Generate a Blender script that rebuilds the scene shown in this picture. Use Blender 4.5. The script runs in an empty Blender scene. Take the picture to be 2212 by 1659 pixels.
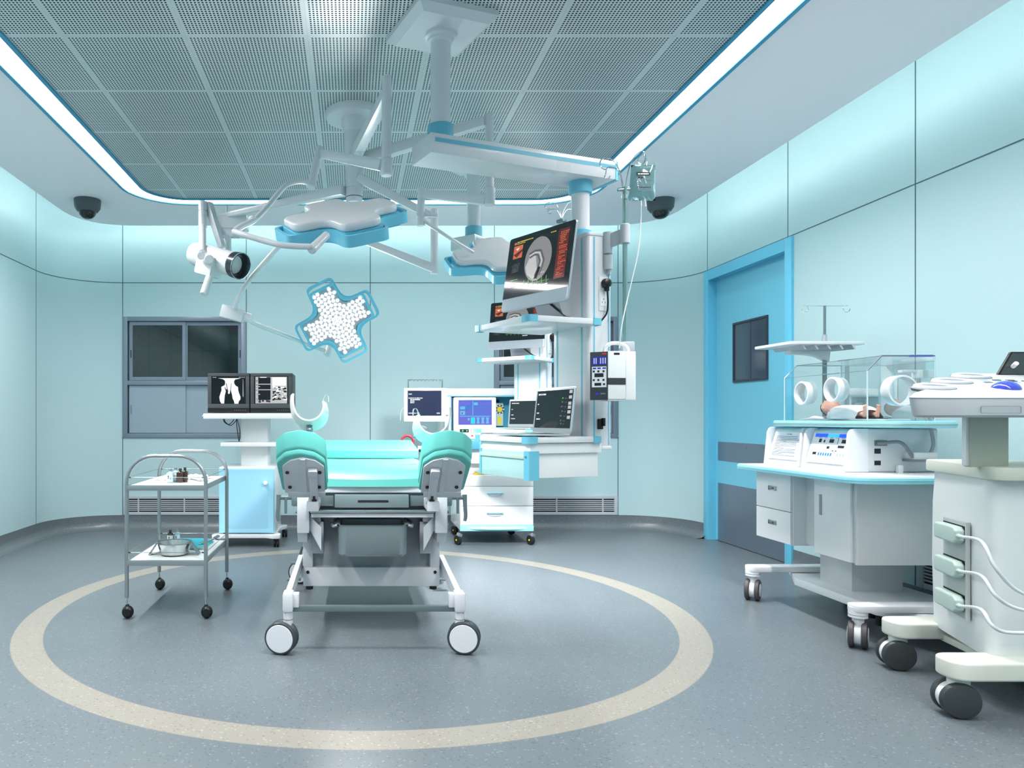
import bpy, bmesh, math, random
from mathutils import Vector, Matrix, Euler
random.seed(7)
PI = math.pi
C = bpy.context.scene.collection
F, CX, CY, CH = 1567.0, 761.0, 903.0, 1.12          # focal length and principal point of the photograph (pixels), camera height


def P(px, py, Y):
    """point at real depth Y (metres from the camera) read off the photograph"""
    return Vector(((px - CX) / F * Y, Y, CH - (py - CY) / F * Y))


def V(*a):
    return Vector(a)


# ------------------------------------------------------------------ materials
def lin(c):
    if isinstance(c, str):
        c = tuple(int(c[i:i + 2], 16) for i in (0, 2, 4))
    out = []
    for v in c[:3]:
        v /= 255.0
        out.append(v / 12.92 if v <= .04045 else ((v + .055) / 1.055) ** 2.4)
    return (*out, 1)


MATS = {}


def mat(name, col, rough=.45, metal=0, emit=0, ecol=None, coat=0, noise=0.0, nscale=3, spec=.5, alpha=1, trans=0, ior=1.45):
    if name in MATS:
        return MATS[name]
    m = bpy.data.materials.new(name)
    m.use_nodes = True
    nt = m.node_tree
    b = nt.nodes['Principled BSDF']
    b.inputs['Base Color'].default_value = lin(col)
    b.inputs['Roughness'].default_value = rough
    b.inputs['Metallic'].default_value = metal
    b.inputs['IOR'].default_value = ior
    b.inputs['Specular IOR Level'].default_value = spec
    b.inputs['Coat Weight'].default_value = coat
    b.inputs['Coat Roughness'].default_value = .08
    b.inputs['Alpha'].default_value = alpha
    b.inputs['Transmission Weight'].default_value = trans
    if emit:
        b.inputs['Emission Color'].default_value = lin(ecol or col)
        b.inputs['Emission Strength'].default_value = emit
    tc = nt.nodes.new('ShaderNodeTexCoord')
    nz = nt.nodes.new('ShaderNodeTexNoise')
    nz.inputs['Scale'].default_value = nscale
    nt.links.new(tc.outputs['Object'], nz.inputs['Vector'])
    mr = nt.nodes.new('ShaderNodeMapRange')
    mr.inputs['To Min'].default_value = max(0, rough - .02 - noise)
    mr.inputs['To Max'].default_value = min(1, rough + .02 + noise)
    nt.links.new(nz.outputs['Fac'], mr.inputs['Value'])
    nt.links.new(mr.outputs['Result'], b.inputs['Roughness'])
    MATS[name] = m
    return m


def glassmat(name, tint, refl=.9, base=.06):
    """thin clear sheet: mostly see-through, reflecting more at grazing angles"""
    m = bpy.data.materials.new(name)
    m.use_nodes = True
    nt = m.node_tree
    nt.nodes.clear()
    o = nt.nodes.new('ShaderNodeOutputMaterial')
    tr = nt.nodes.new('ShaderNodeBsdfTransparent')
    tr.inputs['Color'].default_value = lin(tint)
    gl = nt.nodes.new('ShaderNodeBsdfGlossy')
    gl.inputs['Roughness'].default_value = .03
    lw = nt.nodes.new('ShaderNodeLayerWeight')
    lw.inputs['Blend'].default_value = .25
    mr = nt.nodes.new('ShaderNodeMapRange')
    mr.inputs['To Min'].default_value = base
    mr.inputs['To Max'].default_value = refl
    mx = nt.nodes.new('ShaderNodeMixShader')
    nt.links.new(lw.outputs['Fresnel'], mr.inputs['Value'])
    nt.links.new(mr.outputs['Result'], mx.inputs['Fac'])
    nt.links.new(tr.outputs['BSDF'], mx.inputs[1])
    nt.links.new(gl.outputs['BSDF'], mx.inputs[2])
    nt.links.new(mx.outputs['Shader'], o.inputs['Surface'])
    MATS[name] = m
    return m


white = mat('white_enamel', (238, 239, 240), .22, coat=.3)
wplas = mat('white_plastic', (232, 234, 235), .35)
wgrey = mat('pale_grey_paint', (196, 199, 205), .32)
cream = mat('cream_plastic', (214, 216, 206), .38)
creamd = mat('warm_grey_plastic', (176, 181, 166), .4)
blue = mat('sky_blue_trim', (106, 182, 206), .35)
blue2 = mat('lamp_blue', (112, 196, 222), .3)
lblue = mat('pale_blue_panel', (160, 218, 240), .35)
ledge = mat('pale_cyan_edge', (150, 215, 228), .3)
tealp = mat('teal_panel', (58, 140, 165), .4)
black = mat('black_plastic', (14, 16, 17), .4)
rubber = mat('black_rubber', (22, 24, 25), .55)
drub = mat('charcoal_rubber', (48, 55, 60), .45)
dgrey = mat('dark_grey_plastic', (52, 56, 60), .45)
mgrey = mat('mid_grey_plastic', (110, 116, 122), .45)
steel = mat('stainless_steel', (178, 186, 188), .22, 1)
steeld = mat('brushed_steel', (132, 146, 150), .33, .85)
tubes = mat('satin_grey_tube', (142, 152, 156), .3, .6)
alu = mat('aluminium', (196, 201, 206), .3, .75)
chrome = mat('chrome', (205, 212, 214), .08, 1)
teal = mat('turquoise_vinyl', (96, 182, 174), .42, coat=.08)
cyanc = mat('cyan_cloth', (60, 190, 205), .7)
frameg = mat('grey_blue_aluminium', (124, 138, 152), .32, .35)
panelg = mat('grey_sliding_panel', (152, 166, 178), .3, .35)
dark = mat('shadow_gap', (18, 22, 28), .6)
seam = mat('panel_seam', (70, 96, 100), .6)
glass = glassmat('clear_acrylic', (250, 253, 253), .6, .02)
smoke = glassmat('smoked_glass', (120, 140, 150), .8, .08)
tglass = glassmat('tinted_acrylic', (190, 225, 222), .8, .08)
skin = mat('skin', (214, 160, 140), .55)
hairm = mat('dark_hair', (44, 50, 56), .7)
cloth = mat('white_cotton', (228, 230, 234), .85)
amber = mat('amber_glass', (58, 36, 26), .12, coat=.5)
liq = mat('clear_vial_glass', (176, 204, 214), .1, coat=.4)
paper = mat('white_paper', (236, 238, 240), .6)
ink = mat('black_print', (24, 26, 30), .6)
inkg = mat('grey_print', (120, 126, 132), .6)
inkb = mat('blue_print', (40, 130, 220), .5)
red = mat('red_plastic', (176, 44, 60), .4)
yellow = mat('yellow_plastic', (232, 200, 20), .4)
navy = mat('navy_plastic', (36, 40, 160), .35)
tball = mat('blue_trackball', (52, 66, 170), .15, coat=.6)
mint = mat('mint_plastic', (182, 202, 194), .35)
wcab = mat('white_cable', (214, 218, 220), .4)


def scr(name, col, e=1.0):
    return mat('screen_' + name, (10, 10, 10), .12, emit=e, ecol=col, coat=.2)


s_dark = mat('screen_dark', (20, 26, 30), .06, emit=.25, ecol=(40, 48, 54))
s_white = scr('white', (240, 244, 248), 1.15)
s_grey = scr('grey', (150, 150, 152), .8)
s_lgrey = scr('light_grey', (205, 205, 205), .85)
s_mgrey = scr('mid_grey', (96, 98, 102), .8)
s_orange = scr('orange', (225, 120, 84), .8)
s_dred = scr('dark_red', (110, 44, 40), .7)
s_red = scr('red', (200, 40, 50), .9)
s_yel = scr('yellow', (220, 196, 90), .9)
s_green = scr('green', (90, 190, 70), .9)
s_lgreen = scr('led_green', (60, 255, 140), 1.5)
s_navy = scr('navy', (46, 54, 96), .9)
s_blue = scr('blue', (80, 120, 215), 1.0)
s_lblue = scr('light_blue', (110, 190, 240), 1.0)
s_viol = scr('violet', (110, 110, 215), 1.0)
s_cyan = scr('cyan', (60, 220, 235), 1.0)
s_black = mat('screen_black', (16, 20, 24), .1, emit=.15, ecol=(24, 28, 34))
s_b2 = scr('deep_blue', (24, 40, 190), .9)


# ------------------------------------------------------------------ mesh builder
class MB:
    def __init__(s):
        s.bm = bmesh.new()
        s.mats = []

    def mi(s, m):
        if m not in s.mats:
            s.mats.append(m)
        return s.mats.index(m)

    def add(s, b2, m, M=None):
        i = s.mi(m)
        if M is not None:
            b2.transform(M)
        mp = {}
        for v in b2.verts:
            mp[v] = s.bm.verts.new(v.co)
        for f in b2.faces:
            try:
                nf = s.bm.faces.new([mp[v] for v in f.verts])
                nf.material_index = i
            except ValueError:
                pass
        b2.free()
        return s

    def raw(s, verts, faces, m, M=None):
        b = bmesh.new()
        vs = [b.verts.new(v) for v in verts]
        for f in faces:
            try:
                b.faces.new([vs[i] for i in f])
            except ValueError:
                pass
        bmesh.ops.recalc_face_normals(b, faces=b.faces)
        return s.add(b, m, M)

    def box(s, c, d, m, bev=0, R=None, seg=2):
        b = bmesh.new()
        bmesh.ops.create_cube(b, size=1)
        b.transform(Matrix.Diagonal((d[0], d[1], d[2], 1)))
        if bev:
            bev = min(bev, min(d) * .49)
            bmesh.ops.bevel(b, geom=list(b.edges), offset=bev, segments=seg, profile=.6, affect='EDGES', clamp_overlap=True)
        M = Matrix.Translation(c)
        if R is not None:
            M = M @ R.to_4x4()
        return s.add(b, m, M)

    def bb(s, a, b_, m, bev=0, seg=2):
        """box between two corners"""
        c = [(a[i] + b_[i]) / 2 for i in range(3)]
        d = [abs(a[i] - b_[i]) for i in range(3)]
        return s.box(c, d, m, bev, seg=seg)

    def cyl(s, p0, p1, r, m, r1=None, seg=24, bev=0):
        p0, p1 = Vector(p0), Vector(p1)
        L = (p1 - p0).length
        r1 = r if r1 is None else r1
        q = (p1 - p0).to_track_quat('Z', 'Y').to_matrix().to_4x4()
        if bev:
            prof = [(0, 0), (r - bev, 0), (r, bev), (r1, L - bev), (r1 - bev, L), (0, L)]
        else:
            prof = [(0, 0), (r, 0), (r1, L), (0, L)]
        return s.lathe(prof, m, Matrix.Translation(p0) @ q, seg)

    def lathe(s, prof, m, M=None, seg=24, a0=0, a1=2 * PI):
        full = abs(a1 - a0 - 2 * PI) < 1e-6
        n = seg if full else seg + 1
        vs, fs, rows = [], [], []
        for r, z in prof:
            if r < 1e-7:
                rows.append([len(vs)] * n)
                vs.append((0, 0, z))
            else:
                row = []
                for k in range(n):
                    a = a0 + (a1 - a0) * k / seg
                    row.append(len(vs))
                    vs.append((r * math.cos(a), r * math.sin(a), z))
                rows.append(row)
        for i in range(len(rows) - 1):
            A, B = rows[i], rows[i + 1]
            for k in range(seg):
                k2 = (k + 1) % n
                q = []
                for x in (A[k], A[k2], B[k2], B[k]):
                    if x not in q:
                        q.append(x)
                if len(q) > 2:
                    fs.append(q)
        return s.raw(vs, fs, m, M)

    def tube(s, pts, r, m, seg=10, closed=False, smooth=0, cap=True, M=None, rr=None):
        pts = [Vector(p) for p in pts]
        if smooth:
            pts = catmull(pts, smooth, closed)
        n = len(pts)
        rs = rr if rr else [r] * n
        if rr and len(rr) != n:
            rs = [rr[0] + (rr[-1] - rr[0]) * i / (n - 1) for i in range(n)]
        vs, fs = [], []
        t0 = (pts[1] - pts[0]).normalized()
        up = Vector((0, 0, 1)) if abs(t0.z) < .9 else Vector((1, 0, 0))
        nrm = (up - t0 * up.dot(t0)).normalized()
        for i in range(n):
            if closed:
                t = (pts[(i + 1) % n] - pts[i - 1]).normalized()
            elif i == 0:
                t = t0
            elif i == n - 1:
                t = (pts[-1] - pts[-2]).normalized()
            else:
                t = ((pts[i + 1] - pts[i]).normalized() + (pts[i] - pts[i - 1]).normalized())
                t = t.normalized() if t.length > 1e-6 else t0
            nrm = (nrm - t * nrm.dot(t))
            nrm = nrm.normalized() if nrm.length > 1e-6 else t.orthogonal().normalized()
            bn = t.cross(nrm)
            for k in range(seg):
                a = 2 * PI * k / seg
                vs.append(pts[i] + (nrm * math.cos(a) + bn * math.sin(a)) * rs[i])
        for i in range(n if closed else n - 1):
            j = (i + 1) % n
            for k in range(seg):
                k2 = (k + 1) % seg
                fs.append((i * seg + k, i * seg + k2, j * seg + k2, j * seg + k))
        if cap and not closed:
            fs.append(list(range(seg))[::-1])
            fs.append([(n - 1) * seg + k for k in range(seg)])
        return s.raw(vs, fs, m, M)

    def prism(s, poly, z0, z1, m, M=None, bev=0, seg=2, vert_bev=False):
        b = bmesh.new()
        lo = [b.verts.new((x, y, z0)) for x, y in poly]
        f = b.faces.new(lo)
        r = bmesh.ops.extrude_face_region(b, geom=[f])
        up = [g for g in r['geom'] if isinstance(g, bmesh.types.BMVert)]
        bmesh.ops.translate(b, verts=up, vec=(0, 0, z1 - z0))
        bmesh.ops.recalc_face_normals(b, faces=b.faces)
        if bev:
            ed = [e for e in b.edges if vert_bev or abs(e.verts[0].co.z - e.verts[1].co.z) < 1e-6]
            bmesh.ops.bevel(b, geom=ed, offset=bev, segments=seg, profile=.6, affect='EDGES', clamp_overlap=True)
        return s.add(b, m, M)

    def ring(s, outer, inner, z0, z1, m, M=None):
        """prism between two outlines with the same number of points"""
        n = len(outer)
        vs = [(x, y, z0) for x, y in outer] + [(x, y, z0) for x, y in inner] + [(x, y, z1) for x, y in outer] + [(x, y, z1) for x, y in inner]
        fs = []
        for i in range(n):
            j = (i + 1) % n
            fs += [(i, j, n + j, n + i), (2 * n + i, 2 * n + j, 3 * n + j, 3 * n + i), (i, j, 2 * n + j, 2 * n + i), (n + i, n + j, 3 * n + j, 3 * n + i)]
        return s.raw(vs, fs, m, M)

    def sph(s, c, r, m, seg=20, ring=12, R=None):
        b = bmesh.new()
        bmesh.ops.create_uvsphere(b, u_segments=seg, v_segments=ring, radius=1)
        if not hasattr(r, '__len__'):
            r = (r, r, r)
        M = Matrix.Translation(c)
        if R is not None:
            M = M @ R.to_4x4()
        return s.add(b, m, M @ Matrix.Diagonal((r[0], r[1], r[2], 1)))

    def rect(s, M, x0, y0, x1, y1, m, z=.0006):
        return s.raw([(x0, y0, z), (x1, y0, z), (x1, y1, z), (x0, y1, z)], [(0, 1, 2, 3)], m, M)

    def poly(s, M, pts, m, z=.0006):
        return s.raw([(x, y, z) for x, y in pts], [list(range(len(pts)))], m, M)

    def disc(s, M, x, y, r, m, z=.0006, ry=None, seg=20):
        ry = ry or r
        return s.poly(M, [(x + r * math.cos(2 * PI * k / seg), y + ry * math.sin(2 * PI * k / seg)) for k in range(seg)], m, z)

    def dashes(s, M, x0, y, w, h, m, n, z=.0009, fill=.6):
        """a short run of print-like marks"""
        x = x0
        for k in range(n):
            ww = w / n * (fill + .35 * random.random())
            s.rect(M, x, y, x + ww, y + h, m, z)
            x += w / n
        return s


def catmull(pts, k, closed=False):
    out = []
    n = len(pts)
    rng = n if closed else n - 1
    for i in range(rng):
        p0 = pts[i - 1] if (i > 0 or closed) else pts[0] * 2 - pts[1]
        p1, p2 = pts[i], pts[(i + 1) % n]
        p3 = pts[(i + 2) % n] if (i + 2 < n or closed) else pts[-1] * 2 - pts[-2]
        for j in range(k):
            t = j / k
            out.append(.5 * ((2 * p1) + (p2 - p0) * t + (2 * p0 - 5 * p1 + 4 * p2 - p3) * t * t + (3 * p1 - p0 - 3 * p2 + p3) * t ** 3))
    if not closed:
        out.append(pts[-1])
    return out


def roundpoly(pts, rad, k=6):
    """round the corners of a 2D outline; rad is one radius or one per corner"""
    n = len(pts)
    out = []
    for i in range(n):
        r = rad[i] if hasattr(rad, '__len__') else rad
        p, a, b = Vector(pts[i]), Vector(pts[i - 1]), Vector(pts[(i + 1) % n])
        if r <= 0:
            out.append((p.x, p.y))
            continue
        da, db = (a - p).normalized(), (b - p).normalized()
        ang = da.angle(db)
        t = min(r / math.tan(ang / 2), (a - p).length * .49, (b - p).length * .49)
        s_, e_ = p + da * t, p + db * t
        for j in range(k + 1):
            u = j / k
            q = s_ * (1 - u) ** 2 + p * 2 * u * (1 - u) + e_ * u * u
            out.append((q.x, q.y))
    return out


def rrect(x0, y0, x1, y1, r, k=6):
    return roundpoly([(x0, y0), (x1, y0), (x1, y1), (x0, y1)], r, k)


def rarc(x0, y0, x1, y1, r, k=10):
    """rectangle outline with true circular corners"""
    out = []
    for cx, cy, a in ((x1 - r, y0 + r, -90), (x1 - r, y1 - r, 0), (x0 + r, y1 - r, 90), (x0 + r, y0 + r, 180)):
        for j in range(k + 1):
            t = math.radians(a + 90 * j / k)
            out.append((cx + r * math.cos(t), cy + r * math.sin(t)))
    return out


def frame(o, xax, yax):
    """matrix with the given origin, x axis and (roughly) y axis"""
    x = Vector(xax).normalized()
    y = Vector(yax)
    y = (y - x * y.dot(x)).normalized()
    z = x.cross(y)
    return Matrix(((x.x, y.x, z.x, o[0]), (x.y, y.y, z.y, o[1]), (x.z, y.z, z.z, o[2]), (0, 0, 0, 1)))


FRONT = lambda o: frame(o, (1, 0, 0), (0, 0, 1))      # a plane seen from the camera: x right, y up, z towards the viewer

WM = {}


def thing(name, label, cat, loc=(0, 0, 0), rotz=0, group=None):
    o = bpy.data.objects.new(name, None)
    o.empty_display_size = .1
    C.objects.link(o)
    o.location = loc
    o.rotation_euler = (0, 0, rotz)
    o['label'] = label
    o['category'] = cat
    if group:
        o['group'] = group
    WM[o.name] = Matrix.Translation(loc) @ Matrix.Rotation(rotz, 4, 'Z')
    return o


def obj(name, mb, parent=None, local=False, label=None, smooth=True, ang=38, hub=None):
    """link a builder as one mesh; geometry is in world space unless local"""
    me = bpy.data.meshes.new(name)
    if parent is not None and not local:
        mb.bm.transform(WM[parent.name].inverted())
    bmesh.ops.recalc_face_normals(mb.bm, faces=mb.bm.faces) if False else None
    mb.bm.to_mesh(me)
    mb.bm.free()
    for m in mb.mats:
        me.materials.append(m)
    if smooth:
        for p in me.polygons:
            p.use_smooth = True
        me.set_sharp_from_angle(angle=math.radians(ang))
    o = bpy.data.objects.new(name, me)
    C.objects.link(o)
    if parent is not None:
        o.parent = parent
        WM[o.name] = WM[parent.name].copy()
    else:
        WM[o.name] = Matrix.Identity(4)
        if not local:                                   # put the origin of a lone mesh at its base
            xs = [v.co for v in me.vertices]
            c = Vector((sum(v.x for v in xs) / len(xs), sum(v.y for v in xs) / len(xs), min(v.z for v in xs)))
            me.transform(Matrix.Translation(-c))
            o.location = c
            WM[o.name] = Matrix.Translation(c)
    if label:
        o['label'] = label
    return o


def solo(name, mb, label, cat, group=None, **k):
    o = obj(name, mb, None, **k)
    o['label'] = label
    o['category'] = cat
    if group:
        o['group'] = group
    return o


def struct(name, mb, parent=None, **k):
    o = obj(name, mb, parent, **k)
    if parent is None:
        o['kind'] = 'structure'
    return o


def kids(o):
    return [c for c in bpy.data.objects if c.parent == o]


def dup(root, loc, rotz=None, label=None, group=None):
    r = root.copy()
    C.objects.link(r)
    r.location = loc
    if rotz is not None:
        r.rotation_euler = (0, 0, rotz)
    if label:
        r['label'] = label
    if group:
        r['group'] = group
    for ch in kids(root):
        c = ch.copy()
        C.objects.link(c)
        c.parent = r
        for g in kids(ch):
            d = g.copy()
            C.objects.link(d)
            d.parent = c
    return r


def obj_isl(name, mb, parent, tol=.0015, **k):
    """link each separate cluster of a builder as a part of its own"""
    mb.bm.verts.ensure_lookup_table()
    seen, isl = {}, []
    for v in mb.bm.verts:
        if v in seen:
            continue
        st, cur = [v], []
        seen[v] = 1
        while st:
            a = st.pop()
            cur.append(a)
            for e in a.link_edges:
                o_ = e.other_vert(a)
                if o_ not in seen:
                    seen[o_] = 1
                    st.append(o_)
        lo = [min(v_.co[i] for v_ in cur) for i in range(3)]
        hi = [max(v_.co[i] for v_ in cur) for i in range(3)]
        isl.append([set(cur), lo, hi])
    ch = True
    while ch:
        ch = False
        for i in range(len(isl)):
            for j in range(i + 1, len(isl)):
                if all(isl[i][1][q] - tol <= isl[j][2][q] and isl[j][1][q] - tol <= isl[i][2][q] for q in range(3)):
                    isl[i][0] |= isl[j][0]
                    isl[i][1] = [min(a, b) for a, b in zip(isl[i][1], isl[j][1])]
                    isl[i][2] = [max(a, b) for a, b in zip(isl[i][2], isl[j][2])]
                    isl.pop(j)
                    ch = True
                    break
            if ch:
                break
    outs = []
    for vs, lo, hi in isl:
        m2 = MB()
        m2.mats = list(mb.mats)
        mp = {v: m2.bm.verts.new(v.co) for v in vs}
        for f in mb.bm.faces:
            if f.verts[0] in vs:
                nf = m2.bm.faces.new([mp[v] for v in f.verts])
                nf.material_index = f.material_index
        outs.append(obj(name, m2, parent, **k))
    mb.bm.free()
    return outs



# ================================================================== THE ROOM
XL, XR, YB, YF, RC, ZT = -2.93, 3.29, 7.33, -2.6, .6, 3.35
SOF = 3.0


def noise_col(name, stops, scale, rough, bump=0, extra=None):
    pass


# wall paint
wallm = mat('aqua_wall_panel', (172, 200, 204), .42, noise=.02, nscale=3)
ceilm = mat('ceiling_paint', (250, 243, 247), .6)


def node_floor(name, ring=True, dim=1.0):
    m = bpy.data.materials.new(name)
    m.use_nodes = True
    nt = m.node_tree
    N, L = nt.nodes, nt.links
    b = N['Principled BSDF']
    geo = N.new('ShaderNodeNewGeometry')
    sep = N.new('ShaderNodeSeparateXYZ')
    L.new(geo.outputs['Position'], sep.inputs[0])

    def mth(op, a, bb=None):
        n = N.new('ShaderNodeMath')
        n.operation = op
        for i, q in enumerate((a, bb)):
            if q is None:
                continue
            if isinstance(q, (int, float)):
                n.inputs[i].default_value = q
            else:
                L.new(q, n.inputs[i])
        return n.outputs[0]

    def speck(scale, thr):
        v = N.new('ShaderNodeTexVoronoi')
        v.inputs['Scale'].default_value = scale
        L.new(geo.outputs['Position'], v.inputs['Vector'])
        wn = N.new('ShaderNodeTexWhiteNoise')
        wn.noise_dimensions = '3D'
        L.new(v.outputs['Position'], wn.inputs['Vector'])
        pick = mth('LESS_THAN', wn.outputs['Value'], thr)
        near = mth('LESS_THAN', v.outputs['Distance'], .36)
        return mth('MULTIPLY', pick, near)

    def mix(fac, a, bb):
        n = N.new('ShaderNodeMix')
        n.data_type = 'RGBA'
        for key, q in ((0, fac), (6, a), (7, bb)):
            if isinstance(q, (tuple, float, int)):
                n.inputs[key].default_value = q
            else:
                L.new(q, n.inputs[key])
        return n.outputs[2]
    d1, d2 = speck(95, .17), speck(80, .16)
    d3 = speck(140, .35)
    nz = N.new('ShaderNodeTexNoise')
    nz.inputs['Scale'].default_value = 1.3
    L.new(geo.outputs['Position'], nz.inputs['Vector'])
    fl = mix(nz.outputs['Fac'], lin((92, 101, 107)), lin((103, 112, 118)))
    fl = mix(mth('MULTIPLY', d3, .28), fl, lin((82, 88, 95)))
    fl = mix(mth('MULTIPLY', d1, .6), fl, lin((62, 70, 78)))
    fl = mix(mth('MULTIPLY', d2, .55), fl, lin((136, 142, 146)))
    col = fl
    if ring:
        cr = mix(mth('MULTIPLY', d1, .6), lin((140, 136, 127)), lin((98, 92, 82)))
        cr = mix(mth('MULTIPLY', d2, .7), cr, lin((164, 162, 156)))
        dx, dy = mth('SUBTRACT', sep.outputs[0], .045), mth('SUBTRACT', sep.outputs[1], 4.342)
        r = mth('SQRT', mth('ADD', mth('MULTIPLY', dx, dx), mth('MULTIPLY', dy, dy)))
        inr = mth('MULTIPLY', mth('GREATER_THAN', r, 1.744), mth('LESS_THAN', r, 1.895))
        edge = mth('ADD', mth('LESS_THAN', mth('ABSOLUTE', mth('SUBTRACT', r, 1.744)), .0022),
                   mth('LESS_THAN', mth('ABSOLUTE', mth('SUBTRACT', r, 1.895)), .0022))
        col = mix(inr, fl, cr)
        col = mix(mth('MULTIPLY', edge, .7), col, lin((110, 112, 112)))
    L.new(col, b.inputs['Base Color'])
    mr = N.new('ShaderNodeMapRange')
    mr.inputs['To Min'].default_value = .3
    mr.inputs['To Max'].default_value = .38
    L.new(nz.outputs['Fac'], mr.inputs['Value'])
    L.new(mr.outputs['Result'], b.inputs['Roughness'])
    b.inputs['Specular IOR Level'].default_value = .5
    return m


floorm = node_floor('speckled_vinyl_floor')
basem = node_floor('speckled_vinyl_skirting', False)


def perf():
    m = bpy.data.materials.new('perforated_metal_tile')
    m.use_nodes = True
    nt = m.node_tree
    N, L = nt.nodes, nt.links
    b = N['Principled BSDF']
    geo = N.new('ShaderNodeNewGeometry')
    sep = N.new('ShaderNodeSeparateXYZ')
    L.new(geo.outputs['Position'], sep.inputs[0])

    def mth(op, a, bb=None):
        n = N.new('ShaderNodeMath')
        n.operation = op
        for i, q in enumerate((a, bb)):
            if q is None:
                continue
            if isinstance(q, (int, float)):
                n.inputs[i].default_value = q
            else:
                L.new(q, n.inputs[i])
        return n.outputs[0]
    ux = mth('FRACT', mth('DIVIDE', mth('ADD', sep.outputs[0], 10 * .6 + 1.42), .6))
    uy = mth('FRACT', mth('DIVIDE', mth('ADD', sep.outputs[1], 10 * .6 - 3.556 + .6), .6))
    n_h = 33
    cells = []
    ins = []
    for u in (ux, uy):
        c = mth('DIVIDE', mth('SUBTRACT', u, .024), .952)
        ins.append(mth('MULTIPLY', mth('GREATER_THAN', c, 0.0), mth('LESS_THAN', c, 1.0)))
        cells.append(mth('SUBTRACT', mth('FRACT', mth('MULTIPLY', c, n_h)), .5))
    d = mth('SQRT', mth('ADD', mth('MULTIPLY', cells[0], cells[0]), mth('MULTIPLY', cells[1], cells[1])))
    hole = mth('MULTIPLY', mth('LESS_THAN', d, .29), mth('MULTIPLY', ins[0], ins[1]))
    ln = mth('MAXIMUM', mth('LESS_THAN', mth('ABSOLUTE', mth('SUBTRACT', ux, .5)), 2), 0)
    sx = mth('MAXIMUM', mth('LESS_THAN', ux, .004), mth('LESS_THAN', uy, .004))
    mx = N.new('ShaderNodeMix')
    mx.data_type = 'RGBA'
    L.new(hole, mx.inputs[0])
    mx.inputs[6].default_value = lin((206, 212, 214))
    mx.inputs[7].default_value = lin((24, 40, 46))
    m2 = N.new('ShaderNodeMix')
    m2.data_type = 'RGBA'
    L.new(mth('MULTIPLY', sx, .25), m2.inputs[0])
    L.new(mx.outputs[2], m2.inputs[6])
    m2.inputs[7].default_value = lin((90, 110, 116))
    L.new(m2.outputs[2], b.inputs['Base Color'])
    b.inputs['Metallic'].default_value = .15
    b.inputs['Roughness'].default_value = .3
    L.new(mth('SUBTRACT', .5, mth('MULTIPLY', hole, .5)), b.inputs['Specular IOR Level'])
    return m


perfm = perf()

# floor
f = MB().bb((XL - .1, YF - .1, -.1), (XR + .1, YB + .4, 0), floorm)
struct('floor', f, smooth=False)


def wallpath(off):
    """inner wall outline shifted inwards by off, with its rounded back corners"""
    pts = [(XL + off, YF)]
    pts.append((XL + off, YB - RC))
    for j in range(1, 13):
        a = math.radians(180 - 90 * j / 12)
        pts.append((XL + RC + (RC - off) * math.cos(a), YB - RC + (RC - off) * math.sin(a)))
    nl = len(pts)
    for j in range(0, 13):
        a = math.radians(90 - 90 * j / 12)
        pts.append((XR - RC + (RC - off) * math.cos(a), YB - RC + (RC - off) * math.sin(a)))
    pts.append((XR - off, YF))
    return pts, nl


W0, NL = wallpath(0)
SEAMZ = 2.487


def ribbon(mb, lo, hi, o0, o1, z0, z1, m):
    A, _ = wallpath(o0)
    B, _ = wallpath(o1)
    mb.prism(A[lo:hi] + B[lo:hi][::-1], z0, z1, m)


def vseam(mb, p, q, z0, z1):
    """vertical joint line at wall point p, facing inwards q"""
    p, q = Vector((*p, 0)), Vector((*q, 0)).normalized()
    t = Vector((-q.y, q.x, 0))
    mb.prism([tuple((p + t * .0035)[:2]), tuple((p + t * .0035 + q * .0015)[:2]), tuple((p - t * .0035 + q * .0015)[:2]), tuple((p - t * .0035)[:2])], z0, z1, seam)


w = MB()
ribbon(w, 0, NL, 0, -.12, 0, ZT, wallm)
ribbon(w, 0, NL, .0015, 0, SEAMZ - .0035, SEAMZ + .0035, seam)
for yy in (6.72, 5.48, 4.24, 3.0, 1.76, .52, -.72):
    vseam(w, (XL, yy), (1, 0), .14, ZT)
struct('wall_left', w)

# back wall with openings for the two built-in cabinets
xs = [XL + RC, -2.32, -1.071, 1.436, 2.685, XR - RC]
CZ0, CZ1 = .92, 2.144
w = MB()
for i in range(5):
    if i in (1, 3):
        w.bb((xs[i], YB, 0), (xs[i + 1], YB + .4, CZ0), wallm)
        w.bb((xs[i], YB, CZ1), (xs[i + 1], YB + .4, ZT), wallm)
    else:
        w.bb((xs[i], YB, 0), (xs[i + 1], YB + .4, ZT), wallm)
w.bb((XL + RC, YB - .0015, SEAMZ - .0035), (XR - RC, YB, SEAMZ + .0035), seam)
for xx in (-2.32, -1.071, .182, 1.436, 2.685):
    vseam(w, (xx, YB), (0, -1), .14, ZT)
struct('wall_back', w, smooth=False)

# right wall with the doorway
DY0, DY1, DZ = 5.44, 6.72, 2.46
w = MB()
A, _ = wallpath(0)
B, _ = wallpath(-.12)
w.prism(A[NL:-1] + B[NL:-1][::-1], 0, ZT, wallm)
w.bb((XR, DY1, 0), (XR + .12, YB - RC, ZT), wallm)
w.bb((XR, DY0, DZ), (XR + .12, DY1, ZT), wallm)
w.bb((XR, YF, 0), (XR + .12, DY0, ZT), wallm)
A2, _ = wallpath(.0015)
w.prism(A[NL:-1] + A2[NL:-1][::-1], SEAMZ - .0035, SEAMZ + .0035, seam)
w.bb((XR - .0015, YF, SEAMZ - .0035), (XR, YB - RC, SEAMZ + .0035), seam)
for yy in (4.238, 3.0, 1.76, .52, -.72):
    vseam(w, (XR, yy), (-1, 0), .14, ZT)
for yy in (6.72, 5.478):
    vseam(w, (XR, yy), (-1, 0), DZ, ZT)
struct('wall_right', w)
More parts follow.
